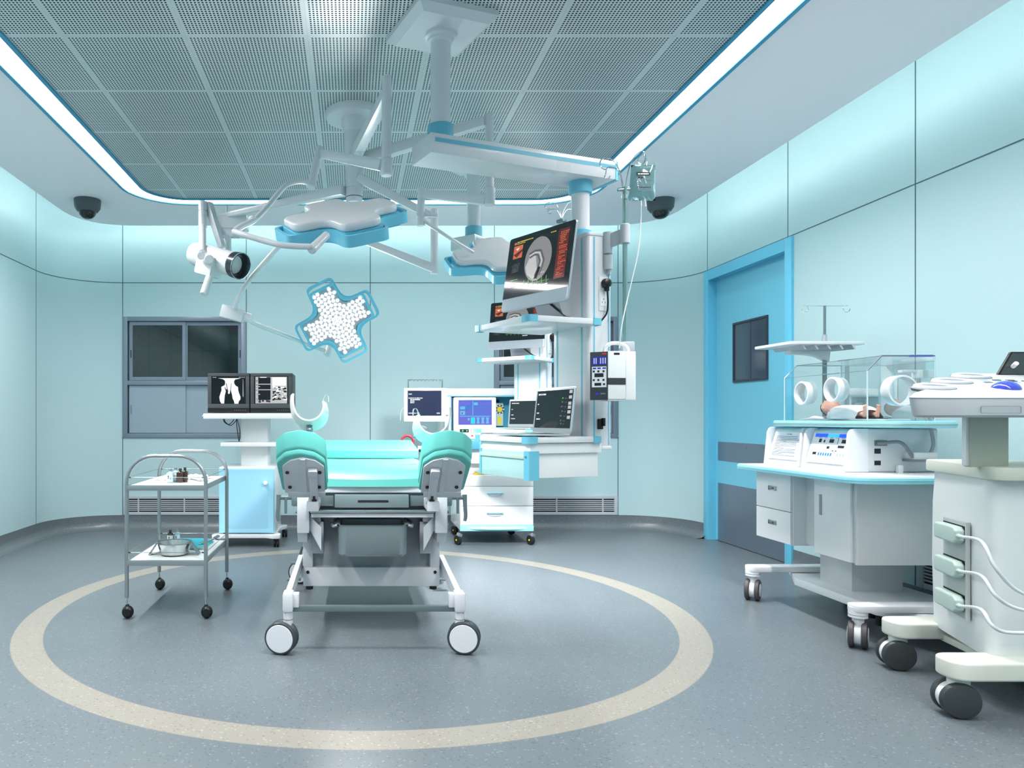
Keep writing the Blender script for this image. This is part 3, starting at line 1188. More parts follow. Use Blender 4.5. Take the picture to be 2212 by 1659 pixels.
def crt(px0, px1, label, kind):
    za, zb_ = Z(892), Z(806)
    xa, xb = X(px0), X(px1)
    t = thing('film_monitor', label, 'monitor', ((xa + xb) / 2, Y0 + .15, za + .0))
    w = MB().bb((xa, Y0, za + .002), (xb, Y0 + .34, zb_), mat('crt_shell', (20, 22, 23), .4), .006)
    obj('housing', w, t)
    w = MB()
    sx0, sx1, sz0, sz1 = xa + .034, xb - .034, za + .078, zb_ - .028
    bz = mat('crt_bezel', (72, 76, 80), .5)
    w.bb((xa + .003, Y0 - .006, sz1), (xb - .003, Y0 + .001, zb_ - .003), bz, .002)
    w.bb((xa + .003, Y0 - .006, za + .042), (xb - .003, Y0 + .001, sz0), bz, .002)
    w.bb((xa + .003, Y0 - .006, sz0), (sx0, Y0 + .001, sz1), bz, .002)
    w.bb((sx1, Y0 - .006, sz0), (xb - .003, Y0 + .001, sz1), bz, .002)
    obj('bezel', w, t)
    w = MB()
    M = FRONT((sx0, Y0 - .001, sz0))
    W_, H_ = sx1 - sx0, sz1 - sz0
    w.rect(M, 0, 0, W_, H_, s_black, 0)
    if kind == 0:
        def q(pts, m, z=.0008):
            w.poly(M, [(a / 700 * W_, (600 - b_) / 600 * H_) for a, b_ in pts], m, z)
        q([(130, 40), (600, 40), (560, 52), (480, 70), (460, 110), (465, 160), (500, 210), (540, 230), (545, 300), (560, 360), (590, 440), (590, 500), (560, 540), (545, 595), (470, 595), (455, 530), (430, 480), (420, 400), (400, 330), (390, 250), (370, 380), (340, 380), (330, 300), (300, 260), (290, 330), (270, 420), (262, 520), (258, 590), (200, 590), (172, 540), (160, 450), (180, 380), (205, 300), (200, 230), (270, 190), (280, 130), (270, 90), (230, 60)], s_white)
        for pts in ([(290, 150), (305, 150), (345, 330), (335, 345)], [(400, 150), (410, 150), (395, 300), (380, 320)], [(265, 240), (280, 230), (300, 300), (290, 320)]):
            q(pts, s_mgrey, .0012)
        q([(640, 60), (646, 60), (652, 420), (645, 460), (636, 420)], s_lgrey)
        w.dashes(M, .01, H_ - .012, .035, .006, s_lgrey, 4)
        w.dashes(M, W_ - .06, H_ - .01, .055, .005, s_lgrey, 6)
    else:
        def q(x0_, y0_, x1_, y1_, m, z=.0008):
            w.rect(M, x0_ * W_, y0_ * H_, x1_ * W_, y1_ * H_, m, z)
        q(.04, .02, .96, .98, s_lgrey, .0004)
        q(.12, .14, .48, .5, s_black)
        q(.12, .53, .48, .7, s_black)
        q(.12, .73, .48, .97, s_black)
        q(.53, .66, .93, .96, s_white)
        rn = random.Random(4)
        for k in range(60):
            a, b_ = .53 + rn.random() * .36, .1 + rn.random() * .52
            q(a, b_, a + .02 + rn.random() * .07, b_ + .015 + rn.random() * .05, s_black if rn.random() < .65 else s_white, .001 + k * 1e-5)
        for k in range(22):
            a = .12 + rn.random() * .34
            q(a, .04 + rn.random() * .07, a + .03, .06 + rn.random() * .08, s_black, .001 + k * 1e-5)
        for k in range(30):
            b_ = .05 + rn.random() * .9
            q(.045 + rn.random() * .04, b_, .06 + rn.random() * .05, b_ + .012, s_black, .001 + k * 1e-5)
        q(.17, .95, .36, .98, s_white, .0014)
        q(.13, .62, .17, .64, s_white, .0014)
        q(.13, .34, .17, .36, s_white, .0014)
    obj('screen', w, t, smooth=False)
    w = MB()
    for k in range(6):
        w.cyl((xb - .04 - k * .018, Y0 + .001, za + .024), (xb - .04 - k * .018, Y0 - .003, za + .024), .0035, mgrey, seg=8)
    obj('button', w, t)
    return t


crt(448.5, 539.5, 'black boxy monitor showing a white skeletal x-ray, left of the pair on the cart', 0)
crt(540.5, 631.5, 'black boxy monitor showing a black-and-white chart, right of the pair on the cart', 1)

# ================================================================== ANAESTHESIA MACHINE
Y0 = 6.4
am = thing('anaesthesia_machine', 'white and blue anaesthesia machine with two drawers, inset screen and side monitor, on casters', 'anaesthesia machine', (1.3, 6.7, 0))
xa, xb, yb = X(998), X(1158), 7.02
zd = [Z(p) for p in (1150, 1138, 1096, 1053, 1029)]
w = MB()
w.bb((xa, Y0 + .012, zd[0] - .002), (xb, yb, zd[4]), white, .006)
obj('cabinet_body', w, am)
for i in (1, 2):
    w = MB().bb((xa, Y0 - .004, zd[i] + .003), (xb, Y0 + .012, zd[i + 1] - .003), white, .003)
    d = obj('drawer', w, am)
    zh = zd[i + 1] - .062
    xm0, xm1 = X(1055), X(1092)
    w = MB().bb((xm0, Y0 - .03, zh), (xm1, Y0 - .004, zh + .008), ledge, .003)
    w.tube([(xm0 + .01, Y0 - .006, zh), ((xm0 + xm1) / 2 - .04, Y0 - .012, zh - .022), ((xm0 + xm1) / 2 + .04, Y0 - .012, zh - .022), (xm1 - .01, Y0 - .006, zh)], .003, wgrey, 6, smooth=5)
    obj('handle', w, d)
w = MB().bb((xa - .0, Y0 - .004, zd[3] + .003), (xb, Y0 + .012, zd[4]), wplas, .003)
obj('fascia', w, am)
w = MB().bb((xa - .004, Y0 - .012, zd[0] - .004), (xb + .002, Y0 + .02, zd[1]), ledge, .004)
w.prism([(xa + .06 + (xb - xa - .12) * t / 12, -Y0 + .012 + .03 * math.sin(PI * t / 12)) for t in range(13)], zd[0] + .012, zd[0] + .034, mat('pale_cyan_bumper', (176, 226, 236), .3), Matrix.Diagonal((1, -1, 1, 1)), .005)
obj('bumper', w, am)
for cx_, cy_ in ((xa - .02, Y0 + .01), (xb - .02, Y0 + .01), (xa + .03, yb - .05), (xb - .07, yb - .05)):
    w = MB()
    M = Matrix.Translation((cx_, cy_, .043)) @ Matrix.Rotation(PI / 2 + .5, 4, 'Z') @ Matrix.Rotation(PI / 2, 4, 'X')
    w.lathe([(0, -.016), (.03, -.016), (.042, -.012), (.043, 0), (.042, .012), (.03, .016), (0, .016)], rubber, M, 24)
    w.lathe([(0, -.02), (.008, -.02), (.008, .02), (0, .02)], yellow, M, 10)
    w.box((cx_ + .012, cy_, .085), (.036, .042, .034), mgrey, .004, Euler((0, .5, .5)).to_matrix())
    obj('caster', w, am)
# back panel and work surface
xh0, xh1 = X(967), X(1150)
w = MB()
w.bb((xa + .03, Y0 + .2, zd[4]), (xb - .03, yb, Z(1005)), wplas, .004)
w.bb((xa + .0, Y0 + .12, Z(1005)), (xb - .02, yb, Z(972)), white, .008)
obj('work_surface_riser', w, am)
w = MB().bb((xa - .02, Y0 + .05, Z(972)), (xb, yb, Z(950)), mat('blue_worktop', (84, 160, 190), .35), .006)
obj('work_surface', w, am)
# hood
w = MB()
w.bb((xh0, Y0 + .08, Z(853)), (xb + .01, yb, Z(837)), white, .012)
w.bb((xh0, Y0 + .1, Z(950)), (X(981), yb, Z(845)), white, .006)
w.bb((xb - .03, Y0 + .1, Z(950)), (xb + .01, yb, Z(845)), white, .006)
obj('hood', w, am)
w = MB().bb((X(981), Y0 + .35, Z(952)), (xb - .03, yb - .002, Z(846)), tealp)
w.bb((X(981), Y0 + .12, Z(952)), (X(984), Y0 + .35, Z(848)), tealp)
w.bb((xh0 + .02, Y0 + .085, Z(853) - .008), (xb - .01, Y0 + .4, Z(853)), lblue, .003)
obj('hood_lining', w, am)
w = MB().bb((X(986), Y0 + .06, Z(950)), (X(1080), Y0 + .34, Z(857)), white, .012)
sm = obj('display_unit', w, am)
w = MB()
M = FRONT((X(996), Y0 + .059, Z(918)))
W_, H_ = X(1070) - X(996), Z(863) - Z(918)


def rq(x0_, y0_, x1_, y1_, m, z=.001):
    w.rect(M, x0_ * W_, y0_ * H_, x1_ * W_, y1_ * H_, m, z)


rq(0, 0, 1, 1, s_viol, .0004)
rq(.04, .36, .96, .96, s_blue, .0008)
rq(.05, .8, .38, .93, s_viol, .0012)
rq(.05, .62, .2, .74, s_lblue, .0012)
rq(.24, .62, .4, .74, s_blue, .0012)
rq(.05, .4, .2, .56, s_lblue, .0012)
rq(.09, .43, .13, .5, s_red, .0016)
rq(.24, .4, .4, .56, s_viol, .0012)
rq(.46, .42, .94, .72, s_viol, .0012)
rq(.46, .79, .58, .9, s_lblue, .0012)
rq(.62, .79, .93, .9, s_viol, .0012)
rq(.04, .33, .96, .36, s_lblue, .0012)
rq(.42, .38, .44, .95, s_lblue, .0012)
rq(.37, .04, .5, .3, s_cyan, .0012)
for a in (.54, .68, .82):
    w.poly(M, [(a * W_, .05 * H_), ((a + .1) * W_, .05 * H_), ((a + .08) * W_, .17 * H_), ((a + .1) * W_, .3 * H_), (a * W_, .3 * H_), ((a + .02) * W_, .17 * H_)], s_lblue, .0012)
for k in range(7):
    w.dashes(M, .48 * W_, (.45 + .037 * k) * H_, .42 * W_, .006 * 1, s_blue, 9, .0016)
w.dashes(M, .28 * W_, .18 * H_, .06 * W_, .02, s_lblue, 2, .0014)
obj('screen', w, sm, smooth=False)
w = MB()
M = FRONT((X(999), Y0 + .059, Z(935)))
w.rect(M, 0, 0, .08, .03, ink, .0006)
w.rect(M, .02, .008, .032, .022, s_lgreen, .0012)
w.rect(M, .058, .008, .068, .022, s_lgreen, .0012)
w.rect(M, .12, .0, .165, .034, ledge, .0006)
for z_ in (0, .012, .024):
    w.rect(M, .096, z_, .106, z_ + .006, mgrey, .0006)
w.disc(M, .11, -.03, .008, red, .0012)
obj('readout', w, sm, smooth=False)
# flow gauge
w = MB().bb((X(1091), Y0 + .3, Z(921)), (X(1108), Y0 + .36, Z(868)), mint, .004)
w.bb((X(1096), Y0 + .296, Z(917)), (X(1103), Y0 + .3, Z(901)), yellow)
M = FRONT((X(1099.5), Y0 + .298, Z(883)))
w.disc(M, 0, 0, .044, mgrey, .0005)
for k in range(16):
    a = k * PI / 8
    w.disc(M, .036 * math.cos(a), .036 * math.sin(a), .006, black if k % 2 else paper, .0012, seg=8)
w.disc(M, 0, 0, .024, yellow, .002)
w.sph((X(1096), Y0 + .33, Z(864)), .014, black)
obj('flow_gauge', w, am)
# side monitor
zA, zB = Z(911), Z(837)
w = MB().bb((X(874), Y0 - .02, zA), (X(966), Y0 + .06, zB), white, .008)
w.bb((X(905), Y0 + .06, zA + .06), (X(967) + .04, Y0 + .16, zA + .2), wplas, .01)
mo = obj('side_monitor', w, am)
M = FRONT((X(882), Y0 - .0205, Z(898)))
W_, H_ = X(956) - X(882), Z(843) - Z(898)
w = MB().rect(M, 0, 0, W_, H_, s_navy, .0004)
for x_, y_, n_, l_ in ((.03, .84, 3, .1), (.03, .68, 9, .42), (.08, .62, 8, .3), (.08, .56, 3, .12), (.08, .5, 3, .13), (.03, .08, 7, .22), (.27, .08, 3, .08), (.86, .08, 3, .1)):
    w.dashes(M, x_ * W_, y_ * H_, l_ * W_, .0095, s_white, n_, .001)
w.rect(M, .03 * W_, .67 * H_, .045 * W_, .73 * H_, s_white, .0012)
obj('screen', w, mo, smooth=False)
w = MB()
xr0, xr1 = X(884), X(959)
zr = Z(819)
w.tube([(xr0, Y0 + .02, zB), (xr0, Y0 + .02, zr), (xr1, Y0 + .02, zr), (xr1, Y0 + .02, zB)], .005, steeld, 8)
for k in range(9):
    xx = xr0 + (xr1 - xr0) * (k + .5) / 9
    w.tube([(xx - .012, Y0 + .02, zr + .004), (xx, Y0 + .01, zr - .012), (xx + .012, Y0 + .02, zr + .004)], .003, steeld, 6, smooth=3)
obj('wire_rail', w, am)
w = MB().tube([(X(874), Y0 + .02, Z(880)), (X(868), Y0 + .02, Z(890)), (X(867), Y0 + .02, Z(908))], .003, wcab, 6, smooth=4)
obj('monitor_cable', w, am)
# things standing on the lower top
z_ = zd[4] + .0015
w = MB().lathe([(0, 0), (.024, 0), (.024, .05), (.008, .075), (.008, .095), (0, .095)], navy, Matrix.Translation((X(1011), Y0 + .1, z_)), 20)
solo('spray_bottle', w, 'small deep blue bottle standing on the anaesthesia machine drawer top', 'bottle')
w = MB().box((X(1042), Y0 + .1, z_ + .006), (.09, .05, .012), yellow, .004)
w.cyl((X(1036), Y0 + .1, z_ + .01), (X(1036), Y0 + .1, z_ + .026), .01, yellow)
solo('mask_clip', w, 'small yellow plastic piece lying on the anaesthesia machine drawer top', 'clip')

# ================================================================== OBSTETRIC BED
BX = .103
bd = thing('delivery_bed', 'turquoise-cushioned delivery bed with split leg rests and steel basin, in the floor ring', 'bed', (BX, 4.5, 0))
gp = mat('bed_frame_paint', (200, 202, 208), .35)
gpd = mat('bed_inner_panel', (150, 154, 162), .4)
gl = mat('bed_gunmetal', (110, 124, 128), .3, .5)
lt = mat('vinyl_light', (96, 208, 198), .4, coat=.1)


def bxs(s, a):
    return BX + s * a


# pedestal cover
w = MB()
y0, y1 = 3.9, 4.95
xo = .367
zb, zt = .215, .66
w.bb((BX - xo, y0, zb), (BX + xo, y1, .318), gp, .006)
for s in (-1, 1):
    w.bb((bxs(s, xo), y0, .312), (bxs(s, xo - .052), y1, zt), gp, .006)
w.bb((BX - xo + .052, y0 + .045, .3), (BX + xo - .052, y0 + .06, zt), gpd)
w.bb((BX - xo, y0 + .06, zt - .02), (BX + xo, y1, zt), gp, .004)
w.bb((BX - xo + .05, y1 - .02, .3), (BX + xo - .05, y1, zt), gp)
ped = obj('pedestal_cover', w, bd)
w = MB()
for s in (-1, 1):
    w.lathe([(0, 0), (.0085, 0), (.0085, .004), (0, .005)], black, Matrix.Translation((bxs(s, .342), y0, .292)) @ Matrix.Rotation(PI / 2, 4, 'X'), 14)
    w.cyl((bxs(s, .335), y0 + .03, zb - .02), (bxs(s, .335), y0 + .03, zb + .01), .02, black, seg=14)
obj_isl('bolt', w, ped)
# chassis with slanted arms, corner blocks, cross bar
w = MB()
for s in (-1, 1):
    a0 = V(bxs(s, .372), 3.9, .375)
    a1 = V(bxs(s, .40), 3.5, .27)
    w.tube([a0, a1], .0, gp, 4) if False else None
    n = 8
    pA = [V(bxs(s, .385), 3.98, .34), V(bxs(s, .415), 3.52, .24)]
    w.raw([pA[0] + V(-.012, 0, -.03), pA[0] + V(.012, 0, -.03), pA[0] + V(.012, 0, .03), pA[0] + V(-.012, 0, .03),
           pA[1] + V(-.014, 0, -.03), pA[1] + V(.014, 0, -.03), pA[1] + V(.014, 0, .035), pA[1] + V(-.014, 0, .035)],
          [(0, 1, 2, 3), (4, 5, 6, 7), (0, 1, 5, 4), (1, 2, 6, 5), (2, 3, 7, 6), (3, 0, 4, 7)], gp)
    w.bb((bxs(s, .435), 3.44, .195), (bxs(s, .385), 3.53, .288), gp, .012)
    w.bb((bxs(s, .388), 3.46, .215), (bxs(s, .358), 3.51, .28), gp, .004)
    w.bb((bxs(s, .40), 3.95, .25), (bxs(s, .36), 4.95, .31), gp, .006)
    w.bb((bxs(s, .435), 4.9, .17), (bxs(s, .385), 4.99, .30), gp, .012)
    w.bb((bxs(s, .41), 4.8, .2), (bxs(s, .36), 4.9, .3), gp, .01)
obj_isl('chassis_rail', w, bd)
w = MB().bb((bxs(-1, .388), 3.468, .193), (bxs(1, .388), 3.492, .222), gl, .004)
w.bb((bxs(-1, .388), 4.93, .19), (bxs(1, .388), 4.955, .22), gl, .004)
obj('cross_bar', w, bd)
rimm = mat('caster_rim', (52, 60, 66), .4)
capw = mat('caster_cap', (206, 208, 214), .35)
for s, y in ((-1, 3.46), (1, 3.46), (-1, 4.93), (1, 4.93)):
    cx_ = bxs(s, .41)
    fx = -.033 if s < 0 else .015
    if y > 4:
        fx = -.05 if s < 0 else .035
    w = MB()
    w.cyl((cx_, y + .01, .12), (cx_, y + .01, .2), .023, gp, seg=20)
    w.cyl((cx_, y + .01, .158), (cx_, y + .01, .161), .0238, mgrey, seg=20)
    w.box((cx_ + fx * .5, y + .0, .115), (.05, .022, .06), gp, .01)
    cs = obj('caster', w, bd)
    w = MB()
    ax = Vector((.24, 1, 0)).normalized()
    q = ax.to_track_quat('Z', 'Y').to_matrix().to_4x4()
    cc = V(cx_ + fx + .004, y - .005, .0775)
    for t_ in (-1, 1):
        M = Matrix.Translation(cc) @ q
        w.lathe([(.03, t_ * .008), (.07, t_ * .008), (.0775, t_ * .014), (.0775, t_ * .026), (.073, t_ * .034), (.066, t_ * .035)], rimm, M, 40)
        w.lathe([(.067, t_ * .034), (.064, t_ * .0365), (0, t_ * .0375)], capw, M, 40)
        w.lathe([(.07, t_ * .008), (0, t_ * .008)], capw, M, 30)
    obj('wheel', w, cs)
# foot pedals at the rear left and right
for s in (-1, 1):
    w = MB()
    base = V(bxs(s, .46), 4.75, 0)
    w.tube([base + V(-s * .03, 0, .28), base + V(0, 0, .17), base + V(0, 0, .10)], .008, steeld, 8)
    w.box(base + V(s * .008, -.02, .175), (.07, .05, .014), steeld, .005)
    w.box(base + V(s * .02, -.05, .075), (.09, .05, .012), steeld, .005)
    obj('foot_pedal', w, bd)
# uprights
w = MB()
for s in (-1, 1):
    w.bb((bxs(s, .388), 3.74, .525), (bxs(s, .325), 3.9, .735), gp, .008)
    w.prism([(3.76, .0), (3.9, 0), (3.9, -.06), (3.8, -.06)], 0, .05, gp, Matrix.Translation((bxs(s, .388) - (0 if s < 0 else .05), 0, .53)) @ Matrix(((0, 0, 1, 0), (1, 0, 0, 0), (0, 1, 0, 0), (0, 0, 0, 1))))
    w.cyl((bxs(s, .39), 3.78, .63), (bxs(s, .4), 3.78, .63), .007, mgrey, seg=10)
obj_isl('upright', w, bd)
# hinged gusset flaps and brackets
w = MB()
for s in (-1, 1):
    Mx = Matrix.Translation((bxs(s, .0), 0, 0))
    w.raw([(bxs(s, .325), 3.78, .61), (bxs(s, .325), 3.78, .54), (bxs(s, .262), 3.72, .44), (bxs(s, .262), 3.72, .56),
           (bxs(s, .325), 3.785, .61), (bxs(s, .325), 3.785, .54), (bxs(s, .264), 3.725, .44), (bxs(s, .264), 3.725, .56)],
          [(0, 1, 2, 3), (4, 5, 6, 7), (0, 1, 5, 4), (1, 2, 6, 5), (2, 3, 7, 6), (3, 0, 4, 7)], wgrey)
    w.bb((bxs(s, .315), 3.85, .4), (bxs(s, .255), 3.94, .57), gpd, .004)
    w.bb((bxs(s, .33), 3.84, .57), (bxs(s, .27), 3.94, .61), gpd, .004)
obj_isl('gusset', w, bd)
# upper frame, drawer box and rail
w = MB()
w.bb((BX - .315, 3.82, .655), (BX + .315, 5.5, .73), gl)
w.bb((BX - .315, 3.79, .66), (BX - .2, 3.83, .715), gl, .003)
w.bb((BX + .2, 3.79, .66), (BX + .315, 3.83, .715), gl, .003)
obj('seat_frame', w, bd)
w = MB().bb((BX - .195, 3.755, .655), (BX + .19, 3.98, .722), mat('drawer_metal', (128, 144, 148), .3, .4), .005)
w.prism(rrect(BX - .075, .683, BX + .085, .695, .006), -3.756, -3.7535, dark, Matrix.Rotation(PI / 2, 4, 'X'))
dw = obj('drawer', w, bd)
w = MB().bb((BX - .32, 3.72, .632), (BX + .32, 3.76, .648), steel, .004)
w.bb((BX - .315, 3.73, .608), (BX + .315, 3.765, .63), gp, .004)
obj('front_rail', w, bd)
# basin
w = MB()
bx0, bx1 = xv(729, 3.66), xv(881, 3.66)
bzt, bzb = .575, .418
def loft(mb, secs, m, k=6):
    rings, vs, fs = [], [], []
    for (x0_, y0_, x1_, y1_, r_, z_) in secs:
        rg = rrect(x0_, y0_, x1_, y1_, r_, k)
        rings.append((len(vs), len(rg)))
        vs += [(a, b_, z_) for a, b_ in rg]
    for i in range(len(rings) - 1):
        a, n = rings[i]
        b_, _ = rings[i + 1]
        for j in range(n):
            fs.append((a + j, a + (j + 1) % n, b_ + (j + 1) % n, b_ + j))
    fs.append(list(range(rings[0][0], rings[0][0] + rings[0][1])))
    fs.append(list(range(rings[-1][0], rings[-1][0] + rings[-1][1])))
    return mb.raw(vs, fs, m)
basm = mat('basin_steel', (150, 162, 166), .25, .75)
e = .012
loft(w, [(bx0 + .012, 3.675, bx1 - .012, 3.89, .04, bzb), (bx0 + .002, 3.665, bx1 - .002, 3.898, .045, bzb + .012), (bx0, 3.66, bx1, 3.9, .045, bzt), (bx0 - .006, 3.654, bx1 + .006, 3.906, .05, bzt + .006),
         (bx0 + e, 3.66 + e, bx1 - e, 3.9 - e, .035, bzt + .002), (bx0 + e, 3.66 + e, bx1 - e, 3.9 - e, .035, bzb + .02)], basm)
bs = obj('basin', w, bd)
w = MB()
for s, xx in ((-1, bx0), (1, bx1)):
    w.tube([(xx, 3.68, bzt + .002), (xx + s * .025, 3.7, bzt - .006), (xx + s * .03, 3.85, bzt - .004), (xx, 3.89, bzt + .004)], .008, basm, 8, smooth=4)
obj_isl('handle', w, bs)
# mattress
w = MB().bb((BX - .375, 3.79, .73), (BX + .375, 5.6, .762), wgrey, .004)
obj('mattress_base', w, bd)


def cushion(x0_, x1_, ya, yb_, za, crown, edge_dip, m, th=.065, n=18, yrise=0):
    vs, fs = [], []
    ny = 22
    for i in range(n + 1):
        for j in range(ny + 1):
            u, v = i / n * 2 - 1, j / ny
            x = (x0_ + x1_) / 2 + u * (x1_ - x0_) / 2
            y = ya + v * (yb_ - ya) + edge_dip * (1 - u * u) * (1 - v) ** 4
            rx = max(0, 1 - (1 - abs(u)) / .05) ** 2 if abs(u) > .95 else 0
            e0 = min(v * (yb_ - ya), (1 - v) * (yb_ - ya))
            ryy = max(0, 1 - e0 / .03) ** 2
            z = za + yrise * v - .02 * max(rx, ryy) + crown * (abs(u) ** 2)
            vs.append((x, y, z))
    N_ = len(vs)
    for (x, y, z) in vs[:]:
        v = (y - ya) / (yb_ - ya)
        vs.append((x, y, za - th + yrise * v))
    W_ = ny + 1
    for i in range(n):
        for j in range(ny):
            a = i * W_ + j
            fs.append((a, a + 1, a + W_ + 1, a + W_))
            fs.append((N_ + a, N_ + a + 1, N_ + a + W_ + 1, N_ + a + W_))
    for i in range(n):
        for a in (i * W_, i * W_ + ny):
            fs.append((a, a + W_, N_ + a + W_, N_ + a))
    for j in range(ny):
        for a in (j, n * W_ + j):
            fs.append((a, a + 1, N_ + a + 1, N_ + a))
    return MB().raw(vs, fs, m)


obj('seat_mattress', cushion(BX - .38, BX + .38, 3.8, 5.3, .82, .012, -.03, teal, .058), bd, ang=50)
w = MB()
a0, a1 = V(0, 5.28, .822), V(0, 5.95, 1.0)
M = Matrix.Translation((BX, 5.3, .822)) @ Matrix.Rotation(.075, 4, 'X')
w.box((0, .33, .035), (.762, .66, .07), teal, .014, seg=3)
w.bm.transform(M)
obj('back_mattress', w, bd)
w = MB().box((0, .33, -.014), (.74, .64, .024), wgrey, .004)
w.bm.transform(M)
obj('back_board', w, bd)
w = MB().box((BX, 5.45, .72), (.5, .1, .1), gl, .01)
obj('back_hinge', w, bd)
# leg rests
for s in (-1, 1):
    o0 = V(bxs(s, .337), 3.6, .748)
    tilt = math.atan2(.014 * s, .273)
    vdir = V(.05 * s, -.73, .68).normalized()
    M = frame(o0, (1, 0, -.0), vdir)                  # x right, y up along the board, z = up and back
    if M.col[2].z < 0:
        M = M @ Matrix.Scale(-1, 4, (0, 0, 1))
    pl = roundpoly([(-.1, 0), (.098, 0), (.1, .205), (.06, .25), (0, .268), (-.06, .25), (-.1, .205)], [.01, .01, .03, .05, .05, .05, .03], 5)
    w = MB().prism(pl, 0, .012, gp, M, .003)
    w.prism([(-.012, 0), (.012, 0), (.012, .262), (-.012, .262)], -.004, 0, gp, M)
    w.prism(rrect(-.085, -.03, .1, .012, .01), -.006, .014, wgrey, M, .002)
    lr = obj('leg_rest_board', w, bd)
    w = MB()
    for (a, b_) in ((-.072, .05), (.072, .05), (-.078, .165), (.078, .165)):
        w.lathe([(0, -.006), (.009, -.006), (.009, -.001), (0, 0)], black, M @ Matrix.Translation((a, b_, 0)), 16)
    obj_isl('bolt', w, lr)
    cp = roundpoly([(-.112, .0), (.112, .0), (.116, .21), (.07, .262), (0, .281), (-.07, .262), (-.116, .21)], [.02, .02, .04, .06, .06, .06, .04], 6)
    sh_ = Matrix(((1, vdir.x, 0, o0.x), (0, vdir.y, -.06, o0.y), (0, vdir.z, 1, o0.z), (0, 0, 0, 1)))
    w = MB().prism(cp, .012, .038, teal, sh_, .006)
    w.prism([(x * 1.03, y * 1.012) for x, y in cp], .038, .128, teal, sh_, .014, 3)
    obj('leg_rest_cushion', w, bd, ang=50)
    # support arm and hinge
    sx = -s * .045
    w = MB()
    w.prism(rrect(sx - .02, -.04, sx + .02, .19, .008), -.02, -.005, gp, M, .003)
    w.prism(rrect(sx - .022, .15, sx + .022, .2, .008), -.026, -.004, gp, M, .003)
    w.cyl(M @ V(sx - .03, -.05, -.01), M @ V(sx + .03, -.05, -.01), .016, gp, seg=16)
    w.cyl(M @ V(sx - .012, -.05, -.01), M @ V(sx + .012, -.05, -.01), .026, black, seg=18)
    w.prism(rrect(sx - .006, -.075, sx + .006, .0, .003), -.024, -.02, black, M)
    w.bb((bxs(s, .33), 3.6, .655), (bxs(s, .27), 3.8, .705), gp, .006)
    obj('leg_rest_arm', w, bd)
# side clamps with levers
for s in (-1, 1):
    w = MB()
    bx_ = bxs(s, .42)
    w.box((bxs(s, .40), 3.86, .68), (.05, .06, .055), steeld, .01)
    w.cyl((bxs(s, .40), 3.85, .70), (bxs(s, .49), 3.85, .70), .014, steeld, seg=14)
    w.cyl((bxs(s, .455), 3.84, .70), (bxs(s, .455), 3.84, .615), .007, steeld, seg=10)
    w.tube([(bxs(s, .492), 3.84, .715), (bxs(s, .494), 3.84, .66), (bxs(s, .497), 3.84, .6), (bxs(s, .492), 3.84, .575)], .011, steeld, 8, smooth=3, rr=[.012, .009])
    obj('side_clamp', w, bd)
# knee stirrups
def stirrup(c, s, name, label=None):
    """a moulded trough open upwards, its axis running away from the camera and dropping; s mirrors it"""
    n, ny = 26, 8
    vs, fs = [], []
    th = .008
    for lay in (0, 1):
        for j in range(ny + 1):
            t = j / ny
            for i in range(n + 1):
                u = i / n
                a = math.radians(158 + u * (378 - 158))
                end = abs(u - .5) * 2
                r = .077 + (.0 if lay == 0 else th) + .006 * math.sin(PI * t)
                y = -.03 + (t * .17 + .03) * (1 - .55 * end ** 3)
                x = r * math.cos(a) * (1 + .26 * t)
                z = r * math.sin(a) * (1 + .25 * t) - .028 * t - .012 * t * t
                if u < .22:
                    z += (.22 - u) * .16
                    x -= (.22 - u) * .03
                vs.append((c[0] + s * x, c[1] + y, c[2] + z))
    W_ = n + 1
    L_ = (ny + 1) * W_
    for j in range(ny):
        for i in range(n):
            a = j * W_ + i
            fs.append((a, a + 1, a + W_ + 1, a + W_))
            fs.append((L_ + a, L_ + a + 1, L_ + a + W_ + 1, L_ + a + W_))
    for i in range(n):
        for a in (i, ny * W_ + i):
            fs.append((a, a + 1, L_ + a + 1, L_ + a))
    for j in range(ny):
        for a in (j * W_, j * W_ + n):
            fs.append((a, a + W_, L_ + a + W_, L_ + a))
    w = MB().raw(vs, fs, mat('stirrup_plastic', (240, 236, 236), .2, coat=.3))
    st = obj(name, w, bd, ang=60)
    # strap hook
    hx = c[0] + s * .078
    w = MB()
    pts = [(hx, c[1] + .03, c[2] - .005), (hx + s * .002, c[1] + .03, c[2] + .035), (hx + s * .014, c[1] + .03, c[2] + .058), (hx + s * .028, c[1] + .03, c[2] + .05), (hx + s * .03, c[1] + .03, c[2] + .02)]
    pts = catmull([Vector(p) for p in pts], 4)
    vs, fs = [], []
    for p in pts:
        for dy, dx in ((-.02, 0), (.02, 0), (.02, .003), (-.02, .003)):
            vs.append((p.x + dx * s, p.y + dy, p.z))
    for i in range(len(pts) - 1):
        for k in range(4):
            fs.append((i * 4 + k, i * 4 + (k + 1) % 4, (i + 1) * 4 + (k + 1) % 4, (i + 1) * 4 + k))
    w.raw(vs, fs, mint)
    obj('strap_hook', w, st)
    w = MB()
    w.cyl((c[0], c[1] + .07, c[2] - .125), (c[0], c[1] + .07, c[2] - .1), .014, mgrey, .02, 14)
    w.sph((c[0], c[1] + .07, c[2] - .135), .02, steeld, 14, 10)
    w.tube([(c[0], c[1] + .07, c[2] - .13), (c[0] - s * .03, c[1] + .1, c[2] - .22), (bxs(-s, .36), c[1] + .12, .80), (bxs(-s, .395), c[1] + .12, .70)], .011, steel, 10, smooth=4)
    obj('stirrup_rod', w, st)


stirrup(P(667, 876, 4.0), 1, 'stirrup')
stirrup(P(936, 905, 4.0), -1, 'stirrup')
